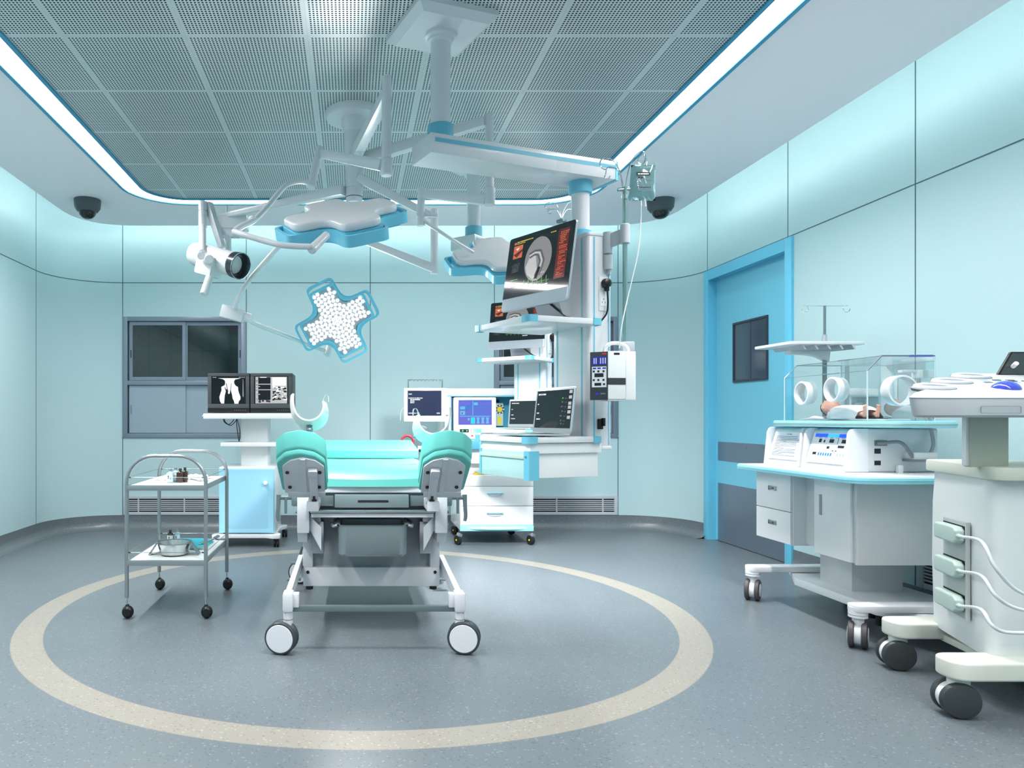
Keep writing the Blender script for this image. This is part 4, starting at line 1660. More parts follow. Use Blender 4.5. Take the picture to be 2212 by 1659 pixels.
# red-handled clamp by the right stirrup
w = MB()
c = P(880, 954, 6.05)
w.tube([c + V(.05 * math.cos(a * PI / 10), 0, .05 * math.sin(a * PI / 10)) for a in range(20)], .011, red, 10, closed=True)
rg = obj('red_ring_handle', w, bd)
w = MB()
c = P(880, 953, 4.6)
w.tube([c + V(.04, 0, .02), c + V(.07, -.03, .03), c + V(.1, -.05, -.0), P(935, 965, 4.5)], .009, steeld, 8, smooth=3)
w.box(P(897, 944, 4.55), (.03, .02, .02), steeld, .004)
w.box(P(915, 925, 4.5), (.035, .03, .025), mgrey, .006, Euler((0, .4, 0)).to_matrix())
w.box(P(908, 969, 4.6), (.03, .03, .03), wplas, .004)
w.cyl(P(907, 972, 4.56), P(907, 974, 4.52), .008, black, seg=10)
w.bb((BX + .375, 4.5, .74), (BX + .42, 4.75, .8), wplas, .006)
obj('rail_clamp', w, bd)
# side rails the clamps hang on
for s in (-1, 1):
    obj('side_rail', MB().bb((bxs(s, .382), 3.85, .69), (bxs(s, .392), 5.2, .72), steeld, .002), bd)

# ================================================================== CEILING PENDANTS
pw = mat('pendant_white', (214, 216, 220), .28, coat=.3)
pg = mat('pendant_pale_grey', (188, 193, 199), .35)


def Lf(O, ang):
    return Matrix.Translation(O) @ Matrix.Rotation(ang, 4, 'Z')


def pendant(O, ang, colO, label, iv):
    """O: foot point of the tower column, ang: direction of the arm, colO: ceiling column"""
    T = Lf(V(O[0], O[1], 0), ang)                        # x along the arm, y to its far side
    r = thing('ceiling_pendant', label, 'medical pendant', (colO[0], colO[1], SOF))
    cI = T.inverted() @ V(colO[0], colO[1], 0)
    # ceiling plate, square and bevelled
    w = MB()
    M = Matrix.Translation((colO[0], colO[1], 0)) @ Matrix.Rotation(ang - .03, 4, 'Z')
    w.prism(rrect(-.2, -.2, .2, .2, .004), SOF - .03, SOF, pw, M)
    loft2 = [(-.2, SOF - .03), (-.17, SOF - .052), (-.16, SOF - .056)]
    vs, fs = [], []
    for hx, z in ((.2, SOF - .03), (.172, SOF - .05), (.165, SOF - .058)):
        vs += [(-hx, -hx, z), (hx, -hx, z), (hx, hx, z), (-hx, hx, z)]
    for i in range(2):
        for k in range(4):
            fs.append((i * 4 + k, i * 4 + (k + 1) % 4, i * 4 + 4 + (k + 1) % 4, i * 4 + 4 + k))
    fs.append((8, 9, 10, 11))
    w.raw(vs, fs, pw, M)
    obj('ceiling_plate', w, r, ang=20)
    w = MB().lathe([(.075, SOF - .058), (.075, SOF - .072), (.062, SOF - .078), (.062, SOF - .09), (.052, SOF - .095), (.048, SOF - .1), (.048, 2.50), (0, 2.50)], pw, Matrix.Translation((colO[0], colO[1], 0)), 36)
    obj('ceiling_column', w, r)
    w = MB().lathe([(0, 2.435), (.062, 2.435), (.062, 2.51), (.048, 2.515)], blue, Matrix.Translation((colO[0], colO[1], 0)), 36)
    obj('collar', w, r)
    # horizontal arm
    L0, L1 = cI.x - .10, .14
    z0, z1 = 2.34, 2.434
    w = MB()
    w.prism([(L0, -.1), (L1 - .03, -.1), (L1, -.1), (L1, .1), (L0, .1)], z0, z1, pw, T, .006)
    am_ = obj('swivel_arm', w, r, ang=30)
    w = MB()
    zm = (z0 + z1) / 2
    w.raw([(L0 + .02, -.1008, zm + .006), (L1, -.1008, zm + .006), (L1, -.1008, zm + .026), (L0 + .02, -.1008, zm + .026)], [(0, 1, 2, 3)], blue, T)
    w.raw([(L0 + .02, .1008, zm + .006), (L1, .1008, zm + .006), (L1, .1008, zm + .026), (L0 + .02, .1008, zm + .026)], [(0, 1, 2, 3)], blue, T)
    w.prism([(L1 - .0, -.1015), (L1 + .022, -.095), (L1 + .022, .095), (L1 - .0, .1015)], z0 - .001, z1 + .001, blue, T)
    obj('trim_band', w, am_)
    # tower column
    w = MB().lathe([(0, 2.02), (.046, 2.02), (.046, 2.33), (0, 2.33)], pw, T, 36)
    obj('tower_column', w, r)
    w = MB().lathe([(.046, 2.275), (.058, 2.28), (.06, 2.29), (.06, 2.34), (0, 2.34)], blue, T, 36)
    w.lathe([(0, 2.055), (.052, 2.055), (.056, 2.045), (.056, 2.085), (.05, 2.09), (.046, 2.09)], blue, T, 36)
    for k, c_ in enumerate((1, 2)):
        pass
    obj_isl('collar', w, r)
    # tower body
    tx0, tx1, ty0, ty1, tz0, tz1 = -.075, .07, -.15, .135, .975, 2.03
    w = MB()
    op_ = roundpoly([(tx0, ty0), (tx1, ty0), (tx1, ty1), (tx0, ty1)], [.03, .012, .03, .03], 8)
    w.prism(op_, tz0, tz1, pw, T, .004)
    w.prism([(x * 1.06, y * 1.03) for x, y in op_], tz1 - .004, tz1 + .012, pw, T, .004)
    w.prism([(x * 1.06, y * 1.03) for x, y in op_], tz0 - .014, tz0 + .004, pw, T, .004)
    tw = obj('tower', w, r)
    w = MB()
    for (xa_, ya_, xb_, yb_) in ((tx0 - .0012, ty0 + .04, tx0 - .0012, ty0 + .05), (tx0 - .0012, ty1 - .05, tx0 - .0012, ty1 - .04)):
        w.raw([(xa_, ya_, tz0 + .01), (xb_, yb_, tz0 + .01), (xb_, yb_, tz1 - .01), (xa_, ya_, tz1 - .01)], [(0, 1, 2, 3)], blue, T)
    for (xa_, xb_) in ((tx0 + .034, tx0 + .043), (tx1 - .02, tx1 - .012)):
        w.raw([(xa_, ty0 - .0012, tz0 + .01), (xb_, ty0 - .0012, tz0 + .01), (xb_, ty0 - .0012, tz1 - .01), (xa_, ty0 - .0012, tz1 - .01)], [(0, 1, 2, 3)], blue, T)
    obj('accent_strip', w, tw)
    # upper shelf and laptop shelf (leading from the tower towards -x)
    sx0, sx1, sy0, sy1 = -.475, -.052, -.225, .255
    for k, zs in enumerate((1.602, 1.03)):
        w = MB()
        ol = roundpoly([(sx0, sy0), (sx1 + .0, sy0), (sx1, sy1), (sx0, sy1)], [.03, .01, .01, .03], 5)
        w.prism(ol, zs - .028, zs, pw, T, .003)
        sh = obj('equipment_shelf', w, r)
        for a, b_ in ((sx0, sy0), (sx1, sy0), (sx0, sy1)):
            w = MB()
            cw = .05
            qx, qy = (1 if a == sx0 else -1), (1 if b_ == sy0 else -1)
            o1 = roundpoly([(a - qx * .004, b_ - qy * .004), (a + qx * cw, b_ - qy * .004), (a + qx * cw, b_ + qy * .004), (a + qx * .004, b_ + qy * .004), (a + qx * .004, b_ + qy * cw), (a - qx * .004, b_ + qy * cw)], [.02, 0, 0, .015, 0, 0], 4)
            w.prism(o1, zs - .031, zs + .002, blue, T)
            obj('corner_guard', w, sh)
    # drawer under the laptop shelf
    dx0, dx1, dy0, dy1, dz0, dz1 = sx0 + .02, sx1 - .0, sy0 + .02, sy1 - .03, .83, 1.0
    w = MB()
    w.prism([(dx0 + .015, dy0 + .01), (dx1, dy0 + .01), (dx1, dy1), (dx0 + .015, dy1)], dz0 + .005, dz1 - .045, wplas, T, .002)
    w.prism([(dx0 + .0, dy0 - .005), (dx1 + .01, dy0 - .005), (dx1 + .01, dy1), (dx0, dy1)], dz1 - .048, dz1, wplas, T, .002)
    dr_ = obj('drawer_unit', w, r)
    w = MB()
    w.prism([(dx0 - .004, dy0), (dx0 + .014, dy0), (dx0 + .014, dy1 + .0), (dx0 - .004, dy1 + .0)], dz0, dz1 - .04, mat('drawer_front_teal', (172, 206, 206), .15, coat=.4), T, .003)
    w.prism([(dx0 - .012, dy0 + .005), (dx0 + .0, dy0 + .005), (dx0 + .0, dy1 - .005), (dx0 - .012, dy1 - .005)], dz1 - .075, dz1 - .055, mint, T, .004)
    w.prism(roundpoly([(dx0 - .012, dy0 - .012), (dx0 + .045, dy0 - .012), (dx0 + .045, dy0 + .004), (dx0 + .006, dy0 + .004), (dx0 + .006, dy0 + .03), (dx0 - .012, dy0 + .03)], [.006, 0, 0, 0, 0, 0], 3), dz0 - .004, dz1 - .036, blue, T)
    w.prism([(dx0 - .008, dy1 - .014), (dx0 + .012, dy1 - .014), (dx0 + .012, dy1 + .004), (dx0 - .008, dy1 + .004)], dz0, dz1 - .036, blue, T)
    obj('drawer_front', w, dr_)
    # sockets, plug and switch on the right-hand face
    yf = ty0 - .0
    def fr_(x, z):
        return T @ frame((x, yf, z), (1, 0, 0), (0, 0, 1))
    w = MB()
    xc_ = .018
    for z_, h in ((1.74, .17), (1.36, .16)):
        M = fr_(xc_, z_)
        w.prism(rrect(-.026, -h / 2, .026, h / 2, .004), 0, .004, wplas, M, .001)
        w.prism(rrect(-.022, -.024 + h * .22, .022, .024 + h * .22, .003), .004, .0065, white, M)
        w.prism(rrect(-.022, -.024 - h * .22, .022, .024 - h * .22, .003), .004, .0065, white, M)
        for dz in (h * .22, -h * .22):
            w.rect(M, -.003, dz + .006, .001, dz + .014, ink, .0068)
            w.rect(M, -.011, dz - .01, -.008, dz - .002, ink, .0068)
            w.rect(M, .008, dz - .01, .011, dz - .002, ink, .0068)
    obj_isl('socket_plate', w, tw)
    w = MB()
    M = fr_(xc_ + .004, 1.79)
    w.lathe([(0, .006), (.02, .006), (.024, .012), (.022, .034), (.012, .04), (0, .041)], black, M, 18)
    w.prism(rrect(-.006, -.04, .012, .0, .005), .012, .03, black, M, .003)
    w.tube([M @ V(.004, -.035, .022), M @ V(.006, -.1, .024), M @ V(-.0, -.15, .022), M @ V(-.03, -.19, .016)], .0045, black, 8, smooth=5)
    obj('power_plug', w, tw)
    w = MB()
    M = fr_(-.005, 1.09)
    w.prism(rrect(-.013, -.026, .013, .026, .004), 0, .016, black, M, .003)
    w.prism(rrect(.004, -.01, .018, .03, .003), .01, .026, black, M, .003)
    obj('switch', w, tw)
    return r, T


O1, A1 = (1.18, 3.755), math.radians(21.3)
O2, A2 = (1.506, 6.08), math.radians(50)
p1, T1 = pendant(O1, A1, (.42, 3.455), 'large near ceiling pendant with white swivel arm, shelves and drawer, right of the bed', True)
p2, T2 = pendant(O2, A2, (.885, 5.29), 'farther ceiling pendant, mostly hidden behind the near pendant shelves', False)


def allinone(T, base, label, tilt=.165):
    """all-in-one computer: base = local point of its foot on the shelf, facing local -x-ish"""
    t = thing('desktop_monitor', label, 'monitor', T @ V(*base))
    # local axes: r = screen right seen from the front, n = towards the viewer
    ang = math.radians(-61) - A1
    right = (T.to_3x3() @ V(math.cos(ang), math.sin(ang), 0)).normalized()
    nrm0 = V(right.y, -right.x, 0)
    c = T @ V(*base)
    up = (V(0, 0, 1) * math.cos(tilt) - nrm0 * math.sin(tilt)).normalized()
    M = frame(c + V(0, 0, .075) + nrm0 * .03, right, up)
    w_, h_, ch = .235, .40, .068
    al = mat('monitor_aluminium', (172, 178, 186), .3, .5)
    w = MB()
    # shell with bulged back
    ol = rrect(-w_, 0, w_, h_, .018)
    w.prism(ol, -.014, 0, al, M, .003)
    w.prism(rrect(-w_ * .8, .06, w_ * .8, h_ * .9, .05), -.045, -.013, al, M, .018, 3)
    obj('shell', w, t)
    w = MB().prism(roundpoly([(-w_ + .002, ch), (w_ - .002, ch), (w_ - .002, h_ - .002), (-w_ + .002, h_ - .002)], [0, 0, .015, .015], 4), .0, .0012, mat('monitor_glass', (14, 20, 24), .04, emit=.12, ecol=(40, 52, 58), coat=.5), M)
    gl_ = obj('front_glass', w, t)
    w = MB()
    sx, sy = w_ - .022, (h_ - ch) - .044
    Ms = M @ Matrix.Translation((-w_ + .022, ch + .022, .0014))
    W_, H_ = 2 * sx, sy

    def q(x0_, y0_, x1_, y1_, m, z=.0006):
        w.rect(Ms, x0_ * W_, y0_ * H_, x1_ * W_, y1_ * H_, m, z)
    q(.80, .1, .97, .97, s_dred)
    w.disc(Ms, .50 * W_, .55 * H_, .225 * W_, s_grey, .0006, .40 * H_, 40)
    # anatomy-like folds inside the round picture
    w.poly(Ms, [(W_ * a, H_ * b_) for a, b_ in ((.30, .44), (.34, .3), (.44, .2), (.52, .17), (.50, .4), (.46, .62), (.36, .62))], s_lgrey, .0009)
    for off, mm in ((0, s_mgrey), (.035, s_lgrey), (.07, s_mgrey)):
        pts = [(.36 - off * .2, .60 + off), (.44, .64 + off), (.50 + off * .6, .62 + off), (.54 + off, .5), (.52 + off, .36), (.48 + off, .24)]
        for a, b_ in zip(pts, pts[1:]):
            d = Vector((b_[0] - a[0], b_[1] - a[1])).normalized() * .011
            n_ = Vector((-d.y, d.x * 1.6))
            w.poly(Ms, [((a[0] + n_.x) * W_, (a[1] + n_.y) * H_), ((b_[0] + n_.x) * W_, (b_[1] + n_.y) * H_), ((b_[0] - n_.x) * W_, (b_[1] - n_.y) * H_), ((a[0] - n_.x) * W_, (a[1] - n_.y) * H_)], mm, .0011 + off * .01)
    w.poly(Ms, [(W_ * a, H_ * b_) for a, b_ in ((.47, .19), (.52, .18), (.57, .38), (.53, .4))], s_black, .002)
    # orange thumbnail
    w.rect(Ms, .05 * W_, .66 * H_, .21 * W_, .9 * H_, s_orange, .0006)
    w.poly(Ms, [(W_ * a, H_ * b_) for a, b_ in ((.05, .74), (.12, .68), (.21, .78), (.21, .82), (.1, .76))], s_dred, .0009)
    w.poly(Ms, [(W_ * a, H_ * b_) for a, b_ in ((.09, .84), (.15, .86), (.12, .81))], s_white, .0009)
    w.rect(Ms, .05 * W_, .925 * H_, .09 * W_, .97 * H_, s_orange, .0006)
    w.dashes(Ms, .1 * W_, .955 * H_, .28 * W_, .006, s_yel, 10)
    w.dashes(Ms, .1 * W_, .925 * H_, .15 * W_, .005, s_yel, 6)
    w.dashes(Ms, .67 * W_, .955 * H_, .09 * W_, .006, s_yel, 4)
    for k in range(6):
        w.dashes(Ms, .06 * W_, (.54 - .028 * k) * H_, (.14 - .01 * (k % 3)) * W_, .0045, s_mgrey, 6)
    for k in range(4):
        w.dashes(Ms, .06 * W_, (.2 - .028 * k) * H_, (.11 - .01 * (k % 3)) * W_, .0045, s_mgrey, 5)
    w.dashes(Ms, .06 * W_, .25 * H_, .13 * W_, .004, s_green, 5)
    rn = random.Random(3)
    for k in range(26):
        y_ = .13 + k * .031
        w.dashes(Ms, (.82 + .03 * rn.random()) * W_, y_ * H_, (.05 + .09 * rn.random()) * W_, .0045, s_orange if k > 18 or k % 3 else s_red, 4, .001)
    # heart trace
    base_y = .12
    for k in range(6):
        x_ = .28 + k * .075
        pts = [(x_, base_y), (x_ + .02, base_y), (x_ + .028, base_y + .09), (x_ + .036, base_y - .045), (x_ + .044, base_y), (x_ + .075, base_y)]
        for a, b_ in zip(pts, pts[1:]):
            d = Vector(((b_[0] - a[0]) * W_, (b_[1] - a[1]) * H_)).normalized() * .0009
            n_ = Vector((-d.y, d.x))
            w.poly(Ms, [(a[0] * W_ + n_.x, a[1] * H_ + n_.y), (b_[0] * W_ + n_.x, b_[1] * H_ + n_.y), (b_[0] * W_ - n_.x, b_[1] * H_ - n_.y), (a[0] * W_ - n_.x, a[1] * H_ - n_.y)], s_green, .001)
    w.dashes(Ms, .62 * W_, .04 * H_, .1 * W_, .006, s_white, 4)
    w.dashes(Ms, .5 * W_, .27 * H_, .0 * W_ + .06, .005, s_lgrey, 5)
    obj('screen', w, t, smooth=False)
    w = MB()
    # stand: bent plate
    ft = c + V(0, 0, 0)
    bk = -nrm0
    pts = [ft + nrm0 * .06 + V(0, 0, .004), ft + bk * .10 + V(0, 0, .004), ft + bk * .105 + V(0, 0, .012), ft + bk * .045 + V(0, 0, .16)]
    vs, fs = [], []
    for p_ in pts:
        for sx_, dz in ((-.085, 0), (.085, 0), (.085, .006), (-.085, .006)):
            vs.append(p_ + right * sx_ + V(0, 0, dz - .0025))
    for i in range(3):
        for k in range(4):
            fs.append((i * 4 + k, i * 4 + (k + 1) % 4, (i + 1) * 4 + (k + 1) % 4, (i + 1) * 4 + k))
    fs += [(0, 1, 2, 3), (12, 13, 14, 15)]
    w.raw(vs, fs, al)
    obj('stand', w, t, smooth=False)
    w = MB().tube([ft + bk * .05 + V(0, 0, .12), ft + bk * .08 + right * .06 + V(0, 0, .06), ft + bk * .07 + right * .12 + V(0, 0, .02), ft + bk * .06 + right * .17 + V(0, 0, .006)], .0045, black, 8, smooth=5)
    obj('power_cable', w, t)
    return t


allinone(T1, (-.27, -.0, 1.6045), 'silver desktop monitor showing an endoscope picture, on the upper shelf of the near pendant')
allinone(T2, (-.27, -.0, 1.6045), 'silver desktop monitor half hidden below and behind the bigger near one, on the far pendant')


def laptop(T, base, label):
    c = T @ V(*base)
    t = thing('laptop', label, 'laptop', c)
    ang = math.radians(-72.8) - A1
    right = (T.to_3x3() @ V(math.cos(ang), math.sin(ang), 0)).normalized()
    nrm = V(right.y, -right.x, 0)
    hw, dp = .172, .235
    M = frame(c, right, -nrm)          # x right, y away from the user, z up
    w = MB()
    w.prism(rrect(-hw, -dp, hw, 0, .014), .003, .012, alu, M, .003)
    w.rect(M, -hw + .03, -dp + .1, hw - .03, -.02, dgrey, .0122)
    for i in range(5):
        for j in range(12):
            w.rect(M, -hw + .034 + j * .0228, -dp + .105 + i * .022, -hw + .034 + j * .0228 + .019, -dp + .105 + i * .022 + .018, black, .0128)
    w.rect(M, -.05, -dp + .01, .05, -dp + .085, pg, .0124)
    obj('base', w, t)
    tilt = .12
    up = (V(0, 0, 1) * math.cos(tilt) - nrm * math.sin(tilt)).normalized()
    Ms = frame(c + V(0, 0, .014), right, up)
    w = MB().prism(rrect(-hw, 0, hw, .228, .012), -.006, 0, alu, Ms, .002)
    ld = obj('lid', w, t)
    w = MB()
    Mq = Ms @ Matrix.Translation((-hw + .014, .024, .0006))
    W_, H_ = 2 * hw - .028, .19
    w.rect(Mq, 0, 0, W_, H_, s_dark, .0002)
    w.dashes(Mq, .04 * W_, .88 * H_, .22 * W_, .008, s_white, 6)
    for y_, l_ in ((.62, .04), (.38, .07), (.22, .12)):
        w.dashes(Mq, .04 * W_, y_ * H_, l_ * W_, .006, s_white, 4)
    for y_ in (.9, .76, .6, .5, .38, .24):
        w.rect(Mq, .9 * W_, y_ * H_, .98 * W_, (y_ + .08) * H_, s_lgrey, .0006)
    rn = random.Random(9)
    for k, y_ in enumerate((.76, .66, .54, .42, .3, .18, .1)):
        w.rect(Mq, (.7 + .05 * rn.random()) * W_, y_ * H_, .76 * W_, (y_ + .04) * H_, (s_green, s_mgrey)[k % 3 > 0], .0006)
        w.dashes(Mq, .8 * W_, y_ * H_, .06 * W_, .004, s_mgrey, 3, .0007)
    obj('screen', w, ld, smooth=False)
    return t


def rel(T, p):
    v = T.inverted() @ V(*p)
    return (v.x, v.y, v.z)


cb_ = rel(T1, (.989, 3.615, 1.0325))
laptop(T1, cb_, 'large open silver laptop on the drawer shelf of the near pendant')
laptop(T2, cb_, 'smaller-looking open silver laptop on the far pendant, left of and behind the large one')

# ---- infusion pole, bracket and pump on the near pendant
pxp, pyp = (1350 - CX) / F * 3.55, 3.55
w = MB()
w.cyl((pxp, pyp, 1.47), (pxp, pyp, 2.25), .0115, mat('glassy_pole', (146, 176, 176), .15, .7), seg=18)
w.cyl((pxp, pyp, 2.19), (pxp, pyp, 2.21), .016, chrome, seg=18)
w.cyl(P(1334, 410, 3.55), P(1360, 408, 3.55), .009, chrome, seg=14)
ip_ = obj('infusion_pole', w, p1)
w = MB()
w.tube([P(1347, 405, 3.55), P(1341, 378, 3.55), P(1330, 352, 3.55), P(1312, 340, 3.55), P(1299, 345, 3.55), P(1296, 357, 3.55), P(1303, 365, 3.55), P(1309, 366, 3.55)], .0028, chrome, 8, smooth=5)
w.tube([P(1345, 405, 3.55), P(1340, 378, 3.55), P(1330, 364, 3.55), P(1312, 362, 3.57), P(1308, 376, 3.58), P(1306, 384, 3.58), P(1313, 387, 3.58), P(1318, 380, 3.58)], .0028, chrome, 8, smooth=5)
w.tube([P(1351, 405, 3.55), P(1356, 375, 3.55), P(1366, 345, 3.55), P(1384, 327, 3.55), P(1394, 334, 3.55), P(1393, 348, 3.55), P(1386, 356, 3.55), P(1379, 352, 3.55)], .0028, chrome, 8, smooth=5)
obj('pole_hook', w, ip_)
w = MB()
w.cyl(P(1313, 502, 3.62) + V(0, 0, 0), P(1313, 548, 3.62), .022, pg, seg=20)
w.cyl(P(1313, 552, 3.62), P(1313, 582, 3.62), .022, pg, seg=20)
a, b_ = P(1313, 562, 3.62), T1 @ V(.06, -.15, 0)
a.z, b_.z = 1.87, 1.87
d = (b_ - a).normalized()
mid = (a + b_) / 2
w.box(mid, ((b_ - a).length, .02, .066), pg, .004, Matrix.Rotation(math.atan2(d.y, d.x), 3, 'Z'))
a, b_ = P(1313, 525, 3.62), V(pxp, pyp, 0)
a.z = b_.z = P(1313, 525, 3.62).z + .0
b_.z = a.z + .02
d = (b_ - a).normalized()
mid = (a + b_) / 2 + V(0, 0, .005)
w.box(mid, ((b_ - a).length, .02, .068), pg, .004, (Matrix.Rotation(math.atan2(d.y, d.x), 3, 'Z') @ Matrix.Rotation(-.18, 3, 'Y')))
w.cyl((pxp, pyp, a.z - .02), (pxp, pyp, a.z + .075), .023, pg, seg=20, bev=.003)
obj('pole_bracket', w, p1)
# second infusion pole on the rear side of the near pendant
rx, ry_ = (1213 - CX) / F * 4.28, 4.28
w = MB()
w.cyl((rx, ry_, 1.5), (rx, ry_, 2.3), .0105, chrome, seg=14)
w.lathe([(0, 0), (.03, 0), (.03, .012), (0, .012)], steeld, Matrix.Translation((rx, ry_, 2.275)), 18)
q0 = T1 @ V(0, .1, 2.0)
w.tube([q0, (q0 + V(rx, ry_, 2.0)) / 2 + V(0, 0, 0), V(rx, ry_, 2.0)], .018, pg, 10)
w.cyl((rx, ry_, 1.96), (rx, ry_, 2.04), .022, pg, seg=16)
rp = obj('infusion_pole', w, p1)
w = MB()
for s in (-1, 1):
    for k, (hh, sp) in enumerate(((.10, .085), (.06, .07))):
        b0 = V(rx, ry_, 2.29)
        w.tube([b0, b0 + V(s * .012, 0, hh * .5), b0 + V(s * sp * .5, 0, hh), b0 + V(s * sp, 0, hh * .98), b0 + V(s * (sp + .012), 0, hh * .75), b0 + V(s * sp, 0, hh * .6), b0 + V(s * (sp - .015), 0, hh * .68)], .0022, chrome, 6, smooth=5)
obj('pole_hook', w, rp)

# infusion pump clamped to the pole
pu = thing('infusion_pump', 'white infusion pump with dark keypad panel and carrying handle, clamped to the pendant pole', 'infusion pump', (pxp, pyp, 1.2))
Yp = 3.4
fx, fz0, fz1 = lambda px: (px - CX) / F * Yp, CH + (903 - 862) / F * Yp, CH + (903 - 758) / F * Yp
w = MB()
cdir = math.radians(16)
Mp = Matrix.Translation((fx(1313), Yp, fz0)) @ Matrix.Rotation(.12, 4, 'Z')
Hh = fz1 - fz0
Wf = .088
Df = .11
w.prism(rrect(0, 0, Wf, Df, .006), 0, Hh, wplas, Mp, .003)
w.prism(rrect(Wf + .001, .004, Wf + .055, Df, .008), -.004, Hh * 1.0, white, Mp, .004)
w.prism(rrect(.0, .003, Wf, Df - .005, .004), -.008, .0, pg, Mp)
obj('housing', w, pu)
w = MB()
w.prism(rrect(.0, -.0015, Wf, 0, .0), Hh * .3, Hh * .44, dgrey, Mp)
w.rect(Mp @ frame((.03, -.0003, Hh * .92), (1, 0, 0), (0, 0, 1)), 0, 0, .028, .01, ink)
obj('front_band', w, pu)
w = MB()
Mk = Mp @ Matrix.Rotation(math.radians(-38), 4, 'Z')
w.prism(rrect(-.082, -.0, -.0, .018, .003), -.004, Hh * .99, mat('keypad_dark', (58, 62, 68), .4), Mk, .003)
kp = obj('keypad', w, pu)
w = MB()
Mf = Mk @ frame((-.08, -.0008, 0), (1, 0, 0), (0, 0, 1))
W_, H_ = .078, Hh


def q(x0_, y0_, x1_, y1_, m, z=.001):
    w.rect(Mf, x0_ * W_, y0_ * H_, x1_ * W_, y1_ * H_, m, z)


q(.7, .93, .95, .96, s_red)
q(.12, .72, .44, .88, s_b2)
q(.5, .72, .95, .88, s_b2)
for a in (.2, .32, .58, .72, .86):
    q(a, .74, a + .06, .86, s_lgrey, .0014)
q(.1, .25, .95, .68, paper)
for a in (.15, .42, .72):
    q(a, .63, a + .2, .66, s_b2, .0014)
    q(a, .56, a + .12, .6, ink, .0014)
    q(a, .38, a + .12, .42, ink, .0014)
q(.25, .46, .78, .54, ink, .0014)
q(.25, .28, .65, .34, ink, .0014)
q(.75, .29, .87, .33, ink, .0014)
q(.3, .09, .5, .13, s_b2)
q(.6, .1, .9, .13, mgrey)
obj('key', w, kp, smooth=False)
w = MB()
h0 = Mp @ V(.005, .05, Hh)
h1 = Mp @ V(Wf + .04, .05, Hh)
w.tube([h0 + V(.0, 0, -.01), h0 + V(.006, 0, .02), h0 + V(.035, 0, .04), h1 + V(-.035, 0, .04), h1 + V(-.006, 0, .02), h1 + V(0, 0, -.01)], .009, wplas, 10, smooth=4)
obj('carry_handle', w, pu)
w = MB().bb((pxp - .03, pyp - .05, 1.44), (pxp + .03, pyp - .014, 1.49), pg, .006)
obj('pole_clamp', w, pu)

# infusion bag with its line
bc = P(1388, 395, 3.58)
bg = thing('infusion_bag', 'clear fluid bag with black label strip hanging from the pole hook above the pump', 'infusion bag', bc)
vs, fs = [], []
n, mm_ = 10, 12
bw_, bh = .062, .088
for sgn in (-1, 1):
    for i in range(n + 1):
        for j in range(mm_ + 1):
            u, v = i / n * 2 - 1, j / mm_ * 2 - 1
            wdt = bw_ * (1 - .03 * v) * (1 + .05 * (v < 0) * (-v))
            e = max(0, (1 - u ** 4) * (1 - v ** 4)) ** .6
            th = .016 * e * (1 - .35 * v) * (1 + .18 * math.sin(u * 7 + v * 5))
            vs.append((bc.x + u * wdt + .004 * v, bc.y + sgn * th, bc.z + v * bh))
N_ = (n + 1) * (mm_ + 1)
for sgn in (0, 1):
    for i in range(n):
        for j in range(mm_):
            a = sgn * N_ + i * (mm_ + 1) + j
            fs.append((a, a + 1, a + mm_ + 2, a + mm_ + 1))
bagm = mat('bag_film', (150, 190, 192), .08, coat=.6, trans=.85, ior=1.2)
w = MB().raw(vs, fs, bagm)
obj('bag', w, bg, ang=80)
w = MB()
M = FRONT((bc.x, bc.y - .0185, bc.z))
w.rect(M, -.038, .03, .03, .047, ink)
w.dashes(M, -.03, .035, .055, .006, paper, 8, .001)
for k in range(2):
    w.disc(M, -.025 + .014 * k, .02, .005, ink)
for k in range(6):
    w.dashes(M, -.03, .008 - k * .011, .07, .003, inkg, 7)
w.rect(M, -.034, -.03, .034, -.026, ink)
obj('printed_label', w, bg, smooth=False)
w = MB()
w.prism(rrect(bc.x - .056, bc.z + .078, bc.x + .058, bc.z + .108, .006), -bc.y - .003, -bc.y + .003, glass, Matrix.Rotation(PI / 2, 4, 'X'))
w.tube([bc + V(-.02 + .0, 0, .085), bc + V(-.022, 0, .12), bc + V(.0, -.005, .138), bc + V(.02, 0, .12), bc + V(.02, 0, .085)], .002, chrome, 6, smooth=4)
w.cyl(bc + V(-.008, 0, -.088), bc + V(-.008, 0, -.115), .005, wcab, seg=10)
w.cyl(bc + V(.012, 0, -.088), bc + V(.014, 0, -.118), .005, wcab, seg=10)
obj('hanger', w, bg)
w = MB().tube([bc + V(-.008, 0, -.11), P(1384, 480, 3.58), P(1379, 540, 3.55), P(1366, 600, 3.52), P(1352, 660, 3.48), P(1342, 710, 3.44), P(1338, 752, 3.43)], .003, wcab, 8, smooth=5)
obj('infusion_line', w, bg)

# ================================================================== SURGICAL LIGHT
HX, HY = .011, 4.45
sl = thing('surgical_light', 'ceiling surgical light with cross-shaped blue and white lamp heads and a camera on jointed arms', 'surgical light', (HX, HY, SOF))
M = Matrix.Translation((HX, HY, 0))
w = MB().lathe([(0, SOF - .0), (.176, SOF - .0), (.176, SOF - .035), (.168, SOF - .05), (0, SOF - .052)], pw, M, 48)
obj('ceiling_plate', w, sl)
w = MB().lathe([(.078, SOF - .05), (.078, SOF - .09), (.072, SOF - .1), (.07, SOF - .12), (.062, SOF - .13), (.062, SOF - .3), (.052, SOF - .34), (.05, 2.45), (.046, 2.44), (0, 2.44)], pw, M, 36)
col_ = obj('hub_column', w, sl)
w = MB()
for z in (2.66, 2.59, 2.52, 2.47):
    w.lathe([(.049, z), (.0512, z + .001), (.0512, z + .004), (.049, z + .005)], dgrey, M, 36)
    w.lathe([(.05, z + .006), (.054, z + .008), (.054, z + .055), (.05, z + .058)], pw, M, 36)
obj('swivel_ring', w, col_)


